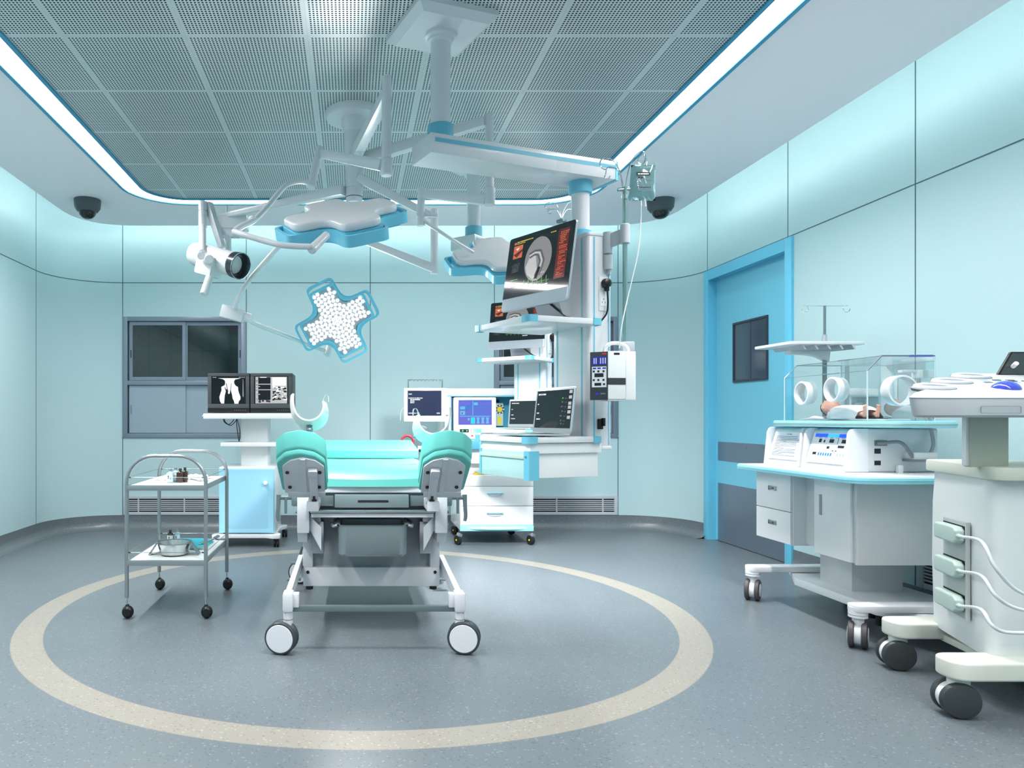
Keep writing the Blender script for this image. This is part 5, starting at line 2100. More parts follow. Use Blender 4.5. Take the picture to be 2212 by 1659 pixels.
def beam(mb, a, b_, w0, w1, h0, h1, m, bev=.006):
    """tapered box beam from a to b"""
    a, b_ = Vector(a), Vector(b_)
    d = (b_ - a).normalized()
    side = d.cross(V(0, 0, 1)).normalized()
    up = side.cross(d)
    b = bmesh.new()
    vs = []
    for p_, ww, hh in ((a, w0, h0), (b_, w1, h1)):
        for sx_, sz in ((-1, -1), (1, -1), (1, 1), (-1, 1)):
            vs.append(b.verts.new(p_ + side * sx_ * ww / 2 + up * sz * hh / 2))
    for f_ in ((0, 1, 2, 3), (4, 5, 6, 7), (0, 1, 5, 4), (1, 2, 6, 5), (2, 3, 7, 6), (3, 0, 4, 7)):
        b.faces.new([vs[i] for i in f_])
    bmesh.ops.recalc_face_normals(b, faces=b.faces)
    bmesh.ops.bevel(b, geom=list(b.edges), offset=bev, segments=2, profile=.6, affect='EDGES', clamp_overlap=True)
    mb.add(b, m)
    return mb


def lamp(c, n, roll, R, name_lbl, lit=1.0):
    """cross-shaped head; n = direction its LEDs face"""
    n = Vector(n).normalized()
    ref = V(1, 0, 0)
    x = (ref - n * ref.dot(n)).normalized()
    y = n.cross(x)                       # so that x right, y up for a viewer facing the LEDs is mirrored as needed
    M0 = Matrix(((x.x, y.x, n.x, c[0]), (x.y, y.y, n.y, c[1]), (x.z, y.z, n.z, c[2]), (0, 0, 0, 1))) @ Matrix.Rotation(roll, 4, 'Z')
    lo = bpy.data.objects.new

    def cross(R_, hw, notch, r1=.05, r2=.1):
        pts, rad = [], []
        for k in range(4):
            a = k * PI / 2
            for (u, v, r_) in ((R_, -hw, r1), (R_, hw, r1), (notch, notch, r2)):
                pts.append((u * math.cos(a) - v * math.sin(a), u * math.sin(a) + v * math.cos(a)))
                rad.append(r_)
        return roundpoly(pts, rad, 5)
    hw = R * .35
    outer = cross(R, hw, R * .37, R * .14, R * .3)
    inner = cross(R * .945, hw * .90, R * .345, R * .13, R * .28)
    panel = cross(R * .80, hw * .83, R * .295, R * .06, R * .2)
    cover = cross(R * .86, hw * .93, R * .33, R * .2, R * .3)
    w = MB()
    w.ring(outer, inner, -.012, .034, blue2, M0)
    w.ring(cross(R * .86, hw * .93, R * .352, R * .08, R * .28), cross(R * .80, hw * .83, R * .295, R * .08, R * .28), -.012, .04, blue2, M0)
    w.prism(cross(R * .85, hw * .95, R * .33, R * .08, R * .28), -.014, -.008, blue2, M0)
    rim = obj('lamp_head', w, sl, ang=30)
    w = MB().prism(cover, -.05, -.014, pw, M0, .014, 3)
    obj('cover', w, rim, ang=50)
    w = MB()
    w.prism(panel, -.007, .004, mat('led_panel_grey', (176, 180, 182), .5), M0)
    LED = mat('led_lens_lit', (255, 255, 255), .3, emit=2.2, ecol=(255, 255, 255))
    for k in range(1, 10):
        rr_ = .0 + k * R * .097
        cnt = max(1, int(2 * PI * rr_ / (R * .1)))
        for i in range(cnt):
            a = 2 * PI * i / cnt + k * .3
            px_, py_ = rr_ * math.cos(a), rr_ * math.sin(a)
            ca, cb2 = abs(px_), abs(py_)
            ok = (ca < R * .77 and cb2 < hw * .74) or (cb2 < R * .77 and ca < hw * .74) or (ca + cb2 < R * .5)
            if ok:
                w.disc(M0, px_, py_, R * .0425, LED, .007, seg=10)
    w.disc(M0, 0, 0, R * .0425, LED, .007, seg=10)
    obj('led_panel', w, rim, smooth=False)
    # grip under the head and the light it gives
    ld = bpy.data.lights.new('lamp_beam', 'SPOT')
    ld.energy = 260 * lit
    ld.color = (1, 1, 1)
    ld.spot_size = math.radians(118)
    ld.spot_blend = 1
    ld.shadow_soft_size = R * .6
    lo_ = bpy.data.objects.new('lamp_beam', ld)
    C.objects.link(lo_)
    lo_.parent = sl
    lo_.matrix_world = Matrix.Identity(4)
    lo_.matrix_parent_inverse = WM[sl.name].inverted()
    q_ = n.to_track_quat('-Z', 'Y')
    lo_.location = Vector(c) + n * .045
    lo_.rotation_euler = q_.to_euler()
    return M0


def mk(name, fn, label=None):
    w_ = MB()
    fn(w_)
    return obj(name, w_, sl, label=label)


# --- chain A (towards the camera) carrying the near head
A0, A1p = P(762, 345, 4.45), P(834, 205, 3.52)
A0.z = A1p.z = 2.70
mk('support_arm', lambda w: beam(w, A0, V(A1p.x, A1p.y, 2.69), .062, .045, .075, .05, pw))
pxA, pyA = P(835, 200, 3.52).x, 3.52
mk('drop_post', lambda w: (w.cyl((pxA, pyA, 2.335), (pxA, pyA, P(0, 165, 3.52).z), .0235, pw, seg=24, bev=.003), w.cyl((pxA, pyA, 2.295), (pxA, pyA, 2.38), .03, pw, seg=24, bev=.006)))
S0, S1 = V(pxA - .02, pyA, 2.345), P(692, 332, 3.9)
mk('spring_arm', lambda w: beam(w, S0, S1, .045, .04, .055, .045, pw))
mk('joint', lambda w: (w.cyl(P(691, 318, 3.9), P(684, 352, 3.88), .022, pw, seg=18, bev=.004), w.cyl(P(684, 352, 3.88), P(676, 384, 3.85), .026, pw, .022, seg=18), w.cyl(P(677, 382, 3.85), P(672, 406, 3.82), .024, pw, seg=18, bev=.004)))
mk('yoke_tube', lambda w: w.tube([P(672, 398, 3.82), P(650, 392, 3.78), P(620, 399, 3.7), P(595, 425, 3.55), P(570, 455, 3.38), P(548, 476, 3.1), P(520, 490, 2.85), P(507, 500, 2.74)], .013, pw, 12, smooth=5))
mk('yoke_knob', lambda w: (w.tube([P(530, 487, 3.12), P(541, 476, 3.1), P(548, 470, 3.1)], .008, pw, 10), w.sph(P(545, 472, 3.1), (.016, .02, .012), pw)))
mk('yoke_tube', lambda w: w.tube([P(505, 500, 2.74), P(530, 508, 2.7), P(570, 520, 2.68), P(605, 529, 2.66), P(640, 532, 2.66), P(672, 533, 2.66)], .011, pw, 12, smooth=5))
mk('grip', lambda w: w.cyl(P(672, 540, 2.66), P(706, 507, 2.76), .018, pw, .015, 20, bev=.004))
lamp(P(738, 480, 3.0), (.10, .48, -.87), math.radians(-24), .27, '', .42)
# --- chain B (rear right) reaching the lit head
B0 = V(HX + .04, HY - .02, 2.58)
B1 = P(940, 470, 4.2)
mk('support_arm', lambda w: beam(w, P(775, 384, 4.42), P(945, 474, 4.2), .05, .035, .055, .04, pw))
mk('drop_post', lambda w: (w.cyl(P(938, 452, 4.2), P(938, 592, 4.2), .0225, pw, seg=20, bev=.004), w.cyl(P(905, 446, 4.2), P(905, 470, 4.2), .02, pw, seg=18)) if False else w.cyl(P(938, 452, 4.2), P(938, 592, 4.2), .0225, pw, seg=20, bev=.004))
mk('spring_arm', lambda w: beam(w, P(938, 580, 4.2), P(792, 522, 4.32), .045, .035, .05, .04, pw))
mk('yoke_tube', lambda w: w.tube([P(800, 525, 4.31), P(740, 500, 4.4), P(690, 488, 4.5), P(640, 500, 4.62), P(600, 535, 4.7), P(560, 580, 4.76), P(530, 618, 4.8), P(515, 645, 4.84), P(507, 668, 4.86)], .017, pw, 12, smooth=5))
def knee(w):
    w.box(P(503, 678, 4.9), (.155, .09, .085), pw, .008, Euler((0, math.radians(14), 0)).to_matrix())
    w.cyl(P(523, 683, 4.9), P(543, 688, 4.9), .032, pw, seg=20, bev=.005)
mk('joint', knee)
mk('yoke_tube', lambda w: w.tube([P(536, 680, 4.9), P(541, 693, 4.95), P(560, 703, 5.03), P(610, 722, 5.14), P(660, 742, 5.24), P(705, 758, 5.27)], .016, pw, 12, smooth=5))
mk('grip', lambda w: w.cyl(P(706, 768, 5.26), P(716, 735, 5.3), .026, pw, .022, 20, bev=.004))
lamp(P(728, 693, 5.15), (.04, -.985, -.04), math.radians(27), .295, '', .36)
# --- chain C (left) carrying the camera
mk('support_arm', lambda w: beam(w, P(742, 411, 4.43), P(480, 467, 5.0), .055, .035, .062, .03, pw))
def camb(w):
    w.cyl(P(490, 445, 5.0), P(490, 480, 5.0), .008, pw, seg=10)
    w.bb(P(472, 508, 4.96), P(535, 490, 5.06), pw, .006)
    w.bb(P(470, 492, 4.95), P(538, 474, 5.07), pw, .006)
    w.cyl(P(492, 505, 5.0), P(492, 550, 5.0), .024, pw, seg=18)
mk('joint', camb)
mk('camera_link', lambda w: (beam(w, P(450, 440, 4.98), P(480, 535, 4.9), .05, .04, .05, .04, pw), w.cyl(P(438, 436, 4.95), P(438, 492, 4.92), .029, pw, seg=20, bev=.004), w.cyl(P(438, 455, 4.94), P(438, 457, 4.94), .0297, mgrey, seg=20), w.cyl(P(438, 490, 4.9), P(437, 545, 4.7), .024, pw, seg=18), w.cyl(P(447, 441, 4.97), P(436, 441, 4.95), .02, pw, seg=16)))
c0, c1 = P(424, 549, 4.86), P(520, 575, 4.62)
d = (c1 - c0).normalized()
q4 = d.to_track_quat('Z', 'Y').to_matrix().to_4x4()
Mc = Matrix.Translation(c0) @ q4
Lc = (c1 - c0).length
w = MB().lathe([(0, -.03), (.05, -.03), (.074, -.012), (.078, .01), (.078, Lc - .05), (0, Lc - .05)], pw, Mc, 36)
ch_ = obj('camera_head', w, sl)
w = MB()
w.lathe([(.0, Lc - .055), (.083, Lc - .055), (.085, Lc - .02), (.085, Lc + .0), (.076, Lc), (.06, Lc - .03), (.055, Lc - .06), (0, Lc - .07)], mat('lens_ring', (58, 66, 70), .25, .5), Mc, 36)
obj('lens_barrel', w, ch_)
w = MB().lathe([(.085, Lc - .004), (.0865, Lc + .001), (.0825, Lc + .002), (.082, Lc - .002)], chrome, Mc, 36)
w.lathe([(0, Lc - .05), (.045, Lc - .053), (.056, Lc - .062)], mat('lens_glass', (30, 70, 74), .05, coat=.8), Mc, 30)
obj('lens', w, ch_)
w = MB()
w.box(P(452, 575, 4.72), (.16, .13, .11), pw, .02, (q4.to_3x3() @ Matrix.Rotation(PI / 2, 3, 'Y')))
w.cyl(P(434, 552, 4.66), P(434, 552, 4.6), .026, pw, seg=20, bev=.004)
w.cyl(P(451, 560, 4.66), P(451, 560, 4.58), .03, pw, seg=20, bev=.006)
w.cyl(P(453, 598, 4.66), P(440, 636, 4.62), .026, pw, seg=18, bev=.003)
obj('camera_bracket', w, ch_)
# --- chain D (right) carrying the rear head
D1 = P(1050, 262, 3.84)
mk('support_arm', lambda w: beam(w, V(HX + .03, HY - .03, 2.69), V(D1.x, D1.y, 2.69), .06, .045, .07, .05, pw))
pd = P(1057, 300, 3.84)
mk('drop_post', lambda w: (w.cyl((pd.x, pd.y, P(0, 442, 3.84).z), (pd.x, pd.y, P(0, 246, 3.84).z), .024, pw, seg=22, bev=.004), w.cyl((pd.x, pd.y, P(0, 442, 3.84).z - .004), (pd.x, pd.y, P(0, 405, 3.84).z), .03, pw, seg=22, bev=.005)))
mk('spring_arm', lambda w: beam(w, P(1052, 432, 3.84), P(912, 419, 4.1), .05, .042, .055, .045, pw))
mk('joint', lambda w: (w.cyl(P(911, 407, 4.1), P(911, 432, 4.1), .024, pw, seg=18, bev=.003), w.cyl(P(910, 430, 4.1), P(908, 468, 4.1), .022, pw, .024, seg=18), w.cyl(P(908, 466, 4.1), P(908, 488, 4.1), .02, pw, seg=18), beam(w, P(908, 462, 4.1), P(946, 466, 4.08), .03, .02, .03, .02, pw)))
mk('yoke_tube', lambda w: w.tube([P(912, 476, 4.1), P(950, 500, 4.06), P(990, 526, 4.12), P(1022, 545, 4.18)], .010, pw, 10))
lamp(P(1076, 560, 4.25), (.08, .52, -.85), math.radians(-6), .305, '', 2.1)

# ================================================================== INCUBATOR
ic = thing('infant_incubator', 'white infant incubator with clear hood, control panels, drawers and wheeled base, by the right wall', 'incubator', (2.85, 4.0, 0))
iw = mat('incubator_white', (224, 226, 229), .32, coat=.15)
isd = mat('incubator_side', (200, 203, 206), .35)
# base
w = MB()
w.prism(roundpoly([(2.62, 3.64), (2.78, 3.40), (2.98, 3.40), (3.1, 3.64), (3.1, 4.3), (2.98, 4.62), (2.78, 4.62), (2.62, 4.3)], .05, 4), .13, .175, iw, None, .008)
obj('base_plate', w, ic)
for yy in (3.54, 4.47):
    w = MB()
    w.prism(roundpoly([(2.43, yy - .045), (3.12, yy - .05), (3.12, yy + .05), (2.43, yy + .045)], .04, 6), .178, .212, iw, None, .006)
    w.cyl((2.468, yy, .15), (2.468, yy, .2), .042, iw, seg=24)
    w.cyl((3.08, yy, .15), (3.08, yy, .2), .042, iw, seg=24)
    w.cyl((2.468, yy, .162), (2.468, yy, .164), .0426, mgrey, seg=24)
    beam_ = obj('base_arm', w, ic)
    for xx in (2.468, 3.08):
        w = MB()
        w.box((xx, yy, .11), (.034, .05, .09), iw, .01)
        M = Matrix.Translation((xx, yy, .064)) @ Matrix.Rotation(math.radians(-38), 4, 'Z') @ Matrix.Rotation(PI / 2, 4, 'Y')
        for s in (-1, 1):
            w.lathe([(0, s * .014), (.056, s * .014), (.063, s * .018), (.064, s * .026), (.063, s * .036), (.057, s * .04), (0, s * .04)], mat('caster_brown_grey', (74, 70, 72), .5), M, 32)
            w.lathe([(0, s * .0405), (.04, s * .0405), (.036, s * .043), (0, s * .044)], iw, M, 24)
        w.lathe([(0, -.014), (.05, -.014), (.05, .014), (0, .014)], iw, M, 24)
        obj('caster', w, ic)
w = MB()
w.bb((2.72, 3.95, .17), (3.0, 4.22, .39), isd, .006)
obj('lift_column', w, ic)
w = MB()
w.cyl((2.80, 3.85, .02), (2.80, 3.85, .135), .02, black)
w.cyl((2.86, 4.0, .02), (2.86, 4.0, .135), .02, black)
obj_isl('pedal', w, ic)
# cabinet: drawer block at the far end, door block near
cz0, cz1 = .387, .80
w = MB()
w.bb((2.53, 4.16, cz0), (3.12, 4.52, cz1), iw, .003)
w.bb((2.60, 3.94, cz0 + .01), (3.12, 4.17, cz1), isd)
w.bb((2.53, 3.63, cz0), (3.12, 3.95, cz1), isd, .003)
obj('cabinet_body', w, ic)
for z0, z1 in ((cz0 + .004, .575), (.58, cz1 - .004)):
    w = MB().bb((2.515, 4.165, z0), (2.53, 4.515, z1), iw, .002)
    d_ = obj('drawer', w, ic)
    w = MB()
    w.bb((2.512, 4.3, (z0 + z1) / 2 + .0), (2.515, 4.385, (z0 + z1) / 2 + .026), steel, .001)
    w.bb((2.508, 4.33, (z0 + z1) / 2 + .006), (2.513, 4.35, (z0 + z1) / 2 + .02), mgrey, .001)
    obj('handle', w, d_)
w = MB().bb((2.515, 3.665, cz0 + .002), (2.53, 3.95, cz1 - .002), iw, .002)
d_ = obj('cabinet_door', w, ic)
w = MB().bb((2.512, 3.885, .6), (2.515, 3.905, .71), mat('recess_pull', (150, 153, 158), .4), .001)
obj('handle', w, d_)
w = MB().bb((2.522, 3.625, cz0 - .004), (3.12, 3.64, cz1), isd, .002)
obj('end_panel', w, ic)
# table plate with cyan edge
ol = roundpoly([(2.43, 3.50), (3.2, 3.50), (3.2, 4.60), (2.43, 4.60)], [.12, .05, .05, .03], 8)
w = MB().prism(ol, .798, .83, ledge, None, .006)
w.prism([(2.815 + (x - 2.815) * .985, 4.05 + (y - 4.05) * .985) for x, y in ol], .826, .8335, iw)
w.prism([(2.815 + (x - 2.815) * 1.002, 4.05 + (y - 4.05) * 1.002) for x, y in ol], .812, .8145, mat('edge_groove', (110, 180, 200), .4))
obj('table_plate', w, ic)
# control housing
hz0, hz1 = .8345, 1.065
w = MB()
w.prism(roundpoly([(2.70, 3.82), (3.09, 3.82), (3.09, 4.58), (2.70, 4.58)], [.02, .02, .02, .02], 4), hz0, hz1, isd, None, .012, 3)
hs = obj('control_housing', w, ic)
# slanted console faces on the -x side
for ya, yb_, nm in ((3.84, 4.18, 'control_panel'), (4.24, 4.56, 'instruction_panel')):
    w = MB()
    th_ = .3
    prof = [(2.60, hz0), (2.72, hz0), (2.72, hz1 - .002), (2.69, hz1 - .002), (2.665, hz1 - .02), (2.61, hz0 + .03)]
    vs = [(x, ya, z) for x, z in prof] + [(x, yb_, z) for x, z in prof]
    n = len(prof)
    fs = [tuple(range(n)), tuple(range(n, 2 * n))] + [(i, (i + 1) % n, n + (i + 1) % n, n + i) for i in range(n)]
    w.raw(vs, fs, iw)
    for yy in (ya - .02, yb_ + .001):
        w.prism(roundpoly([(2.595, hz0), (2.72, hz0), (2.72, hz1), (2.63, hz1), (2.615, hz1 - .03)], [.0, 0, 0, .04, .02], 4), -yy - .02, -yy, iw, Matrix.Rotation(PI / 2, 4, 'X'), .006)
    pn = obj(nm, w, ic)
    # face plate frame: x towards the near end (-y), y up the slope
    o_ = V(2.608, yb_ - .012, hz0 + .036)
    up_ = (V(2.665, 0, hz1 - .02) - V(2.61, 0, hz0 + .03)).normalized()
    M = frame(o_, (0, -1, 0), (up_.x, 0, up_.z))
    W_, H_ = (yb_ - ya) - .024, .172
    w = MB()
    w.prism([(0, 0), (W_, 0), (W_, H_), (0, H_)], .0, .003, paper, M)

    def q(x0_, y0_, x1_, y1_, m, z=.0036):
        w.rect(M, x0_ * W_, y0_ * H_, x1_ * W_, y1_ * H_, m, z)
    if nm == 'control_panel':
        lcdm = mat('panel_lcd', (20, 60, 220), .2, emit=.8, ecol=(20, 90, 235))
        lcd2 = mat('panel_lcd_light', (60, 170, 240), .2, emit=.8, ecol=(60, 170, 245))
        q(.06, .86, .4, .98, lcdm)
        q(.4, .86, .7, .98, lcd2)
        q(.7, .86, .96, .98, lcdm)
        for a, b_, c_, d2_ in ((.2, .68, .27, .8), (.33, .68, .37, .77), (.48, .68, .6, .8), (.8, .68, .92, .8), (.74, .52, .9, .6), (.46, .48, .53, .56), (.12, .26, .22, .35), (.62, .4, .66, .43), (.7, .4, .74, .43)):
            q(a, b_, c_, d2_, ink)
        q(.7, .64, .712, .84, ink)
        for k in range(6):
            q(.27 + k * .065, .24, .31 + k * .065, .34, inkb)
        for a in (.76, .84, .91):
            q(a, .24, a + .045, .34, lblue)
        for k in range(5):
            w.dashes(M, (.18 + .15 * k) * W_, .83 * H_, .08 * W_, .003, inkg, 3, .0036)
    else:
        w.dashes(M, .42 * W_, .9 * H_, .18 * W_, .005, inkg, 4, .0036)
        rn = random.Random(2)
        for k in range(13):
            w.dashes(M, .1 * W_, (.82 - .058 * k) * H_, (.82 - .45 * (k % 4 == 3) - .1 * rn.random()) * W_, .0035, inkg if k % 5 else inkb, 14, .0036, .75)
    obj('panel_face', w, pn, smooth=False)
# end sockets, bracket and hose on the near end
ye = 3.82
fe = lambda px, py: V((px - CX) / F * ye, ye, CH - (py - CY) / F * ye)
w = MB()
M = FRONT(fe(1887, 1007))
s_ = ye / F
w.prism([(0, 0), (17 * s_, 0), (17 * s_, 55 * s_), (0, 55 * s_)], 0, .002, isd, M)
w.rect(M, 1 * s_, 2 * s_, 15 * s_, 12 * s_, ink, .0026)
w.rect(M, 1 * s_, 27 * s_, 15 * s_, 38 * s_, ink, .0026)
w.rect(M, 1 * s_, 44 * s_, 29 * s_, 56 * s_, mgrey, .0022)
obj('socket_panel', w, hs)
w = MB()
a = fe(1895, 957)
w.tube([a + V(0, -.005, 0), a + V(.02, -.03, .002), fe(1925, 954) + V(0, -.05, 0), fe(1937, 963) + V(0, -.06, 0), fe(1948, 980) + V(0, -.06, 0), fe(1953, 986) + V(0, -.06, 0)], .009, mgrey, 10, smooth=5)
w.tube([fe(1994, 978) + V(0, -.05, 0), fe(2003, 960) + V(0, -.04, 0), fe(2004, 940) + V(0, -.03, 0), fe(1998, 918) + V(0, -.03, 0), fe(1992, 895) + V(0, -.01, 0), fe(1983, 870) + V(0, 0, 0), fe(1984, 838) + V(0, 0, 0), fe(1985, 818)], .0085, mat('grey_hose', (150, 152, 156), .45), 10, smooth=5)
obj_isl('breathing_hose', w, ic)
w = MB()
w.bb(fe(1952, 997) + V(0, -.075, 0), fe(2001, 976) + V(0, -.001, 0), isd, .004)
w.bb(fe(1948, 996) + V(0, -.085, 0), fe(2001, 991) + V(0, -.001, 0), mgrey, .002)
obj('humidifier_bracket', w, hs)
w = MB().bb(fe(1933, 1033) + V(0, -.03, 0), fe(1943, 1004) + V(0, -.002, 0), iw, .006)
obj('latch', w, hs)
w = MB()
w.bb(fe(1981, 816), fe(1995, 799) + V(0, .04, 0), iw, .004)
w.bb(fe(1948, 805) , fe(1982, 799) + V(0, .03, 0), isd, .003)
obj('probe_head', w, ic)
# bassinet tray rim
tz0, tz1 = 1.070, 1.105
tr_ol = roundpoly([(2.60, 3.86), (2.74, 3.64), (3.05, 3.64), (3.11, 3.8), (3.11, 4.5), (3.06, 4.6), (2.68, 4.6), (2.60, 4.48)], [.06, .06, .06, .04, .04, .05, .05, .05], 6)
w = MB().prism(tr_ol, tz0, tz1, ledge, None, .008)
w.prism([(2.88 + (x - 2.88) * 1.004, 4.1 + (y - 4.1) * 1.004) for x, y in tr_ol], tz0 + .012, tz0 + .02, mat('tray_groove', (150, 170, 160), .4))
obj('bassinet_tray', w, ic)
# hood: far block and near block of clear acrylic
ge = mat('acrylic_edge', (196, 214, 222), .15, coat=.4)
gde = mat('hood_rail', (90, 96, 120), .35)
hx0, hx1, hy0, hy1 = 2.67, 3.02, 3.76, 4.48
Hz, Sz = 1.443, 1.366
sl_ = .075
prof = [(hx0, tz1), (hx0, Sz), (hx0 + sl_, Hz), (hx1, Hz), (hx1, tz1)]
w = MB()
n = len(prof)
for (p0, p1_) in zip(prof, prof[1:]):
    d = Vector((p1_[0] - p0[0], p1_[1] - p0[1])).normalized()
    nn = Vector((d.y, -d.x)) * .0
    w.raw([(p0[0], hy0, p0[1]), (p1_[0], hy0, p1_[1]), (p1_[0], hy1, p1_[1]), (p0[0], hy1, p0[1])], [(0, 1, 2, 3)], glass)
for yy in (hy0, hy1):
    w.raw([(x, yy, z) for x, z in prof], [tuple(range(n))], glass)
hd = obj('acrylic_hood', w, ic, smooth=False)
w = MB()
for yy, mm2 in ((hy0, gde), (hy1, ge)):
    w.tube([(hx0, yy, tz1), (hx0, yy, Sz)], .004, ge, 6)
    w.tube([(hx0, yy, Sz), (hx0 + sl_, yy, Hz)], .003, mm2, 6)
    w.tube([(hx0 + sl_, yy, Hz), (hx1, yy, Hz)], .0035, mm2, 6)
    w.tube([(hx1, yy, tz1), (hx1, yy, Hz)], .003, ge, 6)
w.tube([(hx0, hy0, Sz), (hx0, hy1, Sz)], .0015, mgrey, 6)
w.tube([(hx0 + sl_, hy0, Hz), (hx0 + sl_, hy1, Hz)], .0015, mgrey, 6)
w.tube([(hx0 - .001, 3.98, Sz), (hx0 - .001, 4.12, Sz)], .003, mgrey, 6)
w.tube([(hx0 + sl_, 4.0, Hz), (hx0 + sl_, 4.1, Hz)], .003, mgrey, 6)
w.bb((hx1 - .13, hy0 - .004, Hz - .005), (hx1 - .01, hy0 + .01, Hz + .005), mat('blue_grey_handle', (80, 96, 170), .35), .003)
obj('hood_edge', w, hd)
w = MB()
for yy, zr_ in ((4.0, 1.277), (4.27, 1.266)):
    M = Matrix.Translation((hx0 - .03, yy, zr_)) @ Matrix.Rotation(PI / 2, 4, 'Y')
    w.lathe([(.060, 0), (.067, .0), (.070, .004), (.068, .02), (.065, .055), (.062, .06), (.059, .055), (.060, .0)], iw, M, 36)
obj_isl('port_ring', w, hd)
w = MB()
M = Matrix.Translation((2.835, hy0 - .03, 1.262)) @ Matrix.Rotation(-PI / 2, 4, 'X')
w.lathe([(.07, 0), (.078, 0), (.08, .004), (.078, .06), (.073, .064), (.07, .06), (.07, 0)], iw, M, 40)
obj('port_ring', w, hd)
w = MB().bb((2.64, 4.3, 1.262 - .03), (2.645, 4.33, 1.29), dgrey, .002)
obj('port_latch', w, hd) if False else w.bm.free()
# pole with hooks and the ribbed shelf
px_, py_ = 2.95, 4.53
w = MB()
w.cyl((px_, py_, 1.06), (px_, py_, 1.62), .0125, steeld, seg=16)
w.cyl((px_, py_, 1.60), (px_, py_, 1.82), .0075, steeld, seg=14)
w.cyl((px_, py_, 1.58), (px_, py_, 1.64), .0145, alu, seg=16)
pol = obj('accessory_pole', w, ic)
w = MB()
zt_ = 1.82
w.tube([(px_ - .12, py_, zt_), (px_ + .12, py_, zt_)], .0022, chrome, 6)
for s in (-1, 1):
    cc = V(px_ + s * .13, py_ - .01, zt_ - .02)
    w.tube([cc + V(.021 * math.cos(a), 0, .021 * math.sin(a)) for a in [math.radians((115 if s < 0 else 65) + s * -1 * k * 30 * -1) for k in range(11)]], .0022, chrome, 6)
obj('pole_hook', w, pol)
w = MB()
ya_, yb2 = 4.36, 4.66
zt_ = 1.562
w.prism(roundpoly([(2.62, 4.34), (3.09, 4.36), (3.05, 4.72), (2.6, 4.70)], .02, 4), zt_, zt_ + .018, iw, None, .004)
for k in range(5):
    x_ = 2.70 + k * .075
    w.raw([(x_, 4.36, zt_), (x_ + .012, 4.36, zt_), (x_ + .03, 4.36, zt_ - .028), (x_ + .018, 4.36, zt_ - .028), (x_, 4.66, zt_), (x_ + .012, 4.66, zt_), (x_ + .03, 4.66, zt_ - .02), (x_ + .018, 4.66, zt_ - .02)],
          [(0, 1, 2, 3), (4, 5, 6, 7), (0, 1, 5, 4), (1, 2, 6, 5), (2, 3, 7, 6), (3, 0, 4, 7)], pg)
sh_ = obj('ribbed_shelf', w, ic)
w = MB()
vs = [(2.72, zt_ - .02), (2.72, zt_ - .045), (2.82, zt_ - .047), (2.9, zt_ - .06), (2.96, zt_ - .09), (2.97, zt_ - .02)]
w.prism(vs, -4.56, -4.50, iw, Matrix.Rotation(PI / 2, 4, 'X'), .003)
obj('shelf_bracket', w, sh_)

# ---- the baby
bz = tz1 + .001
mt = solo('incubator_mattress', MB().prism(rrect(2.74, 3.84, 2.97, 4.46, .03), bz, bz + .008, cloth, None, .003), 'thin white mattress pad under the baby inside the incubator hood', 'mattress')
bz += .009
pl_ = towel(2.84, 4.395, bz, .07, .075, .02, cloth, 8)
solo('baby_pillow', pl_, 'small crumpled white pillow under the baby head in the incubator', 'pillow', ang=80)
by = thing('person', 'newborn baby with dark hair lying on its back, bare feet raised, in the incubator', 'person', (2.83, 4.180, bz))
w = MB()
hc = V(2.83, 4.295, bz + .066)
RX = Matrix.Rotation(math.radians(0), 3, 'X')
w.sph(hc, (.044, .056, .047), skin, 32, 24)                              # skull (lying on the back, face up)
w.sph(hc + V(0, -.018, .008), (.038, .042, .038), skin, 24, 18)          # face
w.sph(hc + V(-.016, -.028, .008), (.018, .02, .02), skin, 16, 12)        # cheeks
w.sph(hc + V(.016, -.028, .008), (.018, .02, .02), skin, 16, 12)
w.sph(hc + V(0, -.012, .046), (.0065, .009, .008), skin, 12, 10)         # nose
w.sph(hc + V(0, -.032, .040), (.011, .008, .007), skin, 12, 10)          # lips
w.sph(hc + V(0, -.048, .026), (.013, .011, .012), skin, 12, 10)          # chin
for s in (-1, 1):
    w.sph(hc + V(s * .015, .006, .042), (.010, .006, .005), skin, 12, 10)     # closed lids
    w.sph(hc + V(s * .043, .0, -.004), (.006, .013, .010), skin, 12, 10)      # ears
w.sph(hc + V(0, .022, .038), (.026, .012, .008), skin, 12, 10)           # brow
w.sph(V(2.83, 4.230, bz + .040), (.024, .04, .022), skin, 16, 12)         # neck
w.sph(V(2.83, 4.150, bz + .040), (.05, .085, .036), skin, 20, 16)         # trunk
w.sph(V(2.83, 4.060, bz + .036), (.045, .05, .034), skin, 20, 16)         # hips


def limb(pts, rs):
    for (a, ra), (b_, rb) in zip(zip(pts, rs), zip(pts[1:], rs[1:])):
        a, b_ = Vector(a), Vector(b_)
        n_ = max(2, int((b_ - a).length / .005))
        for k in range(n_ + 1):
            t = k / n_
            w.sph(a.lerp(b_, t), ra + (rb - ra) * t, skin, 12, 8)


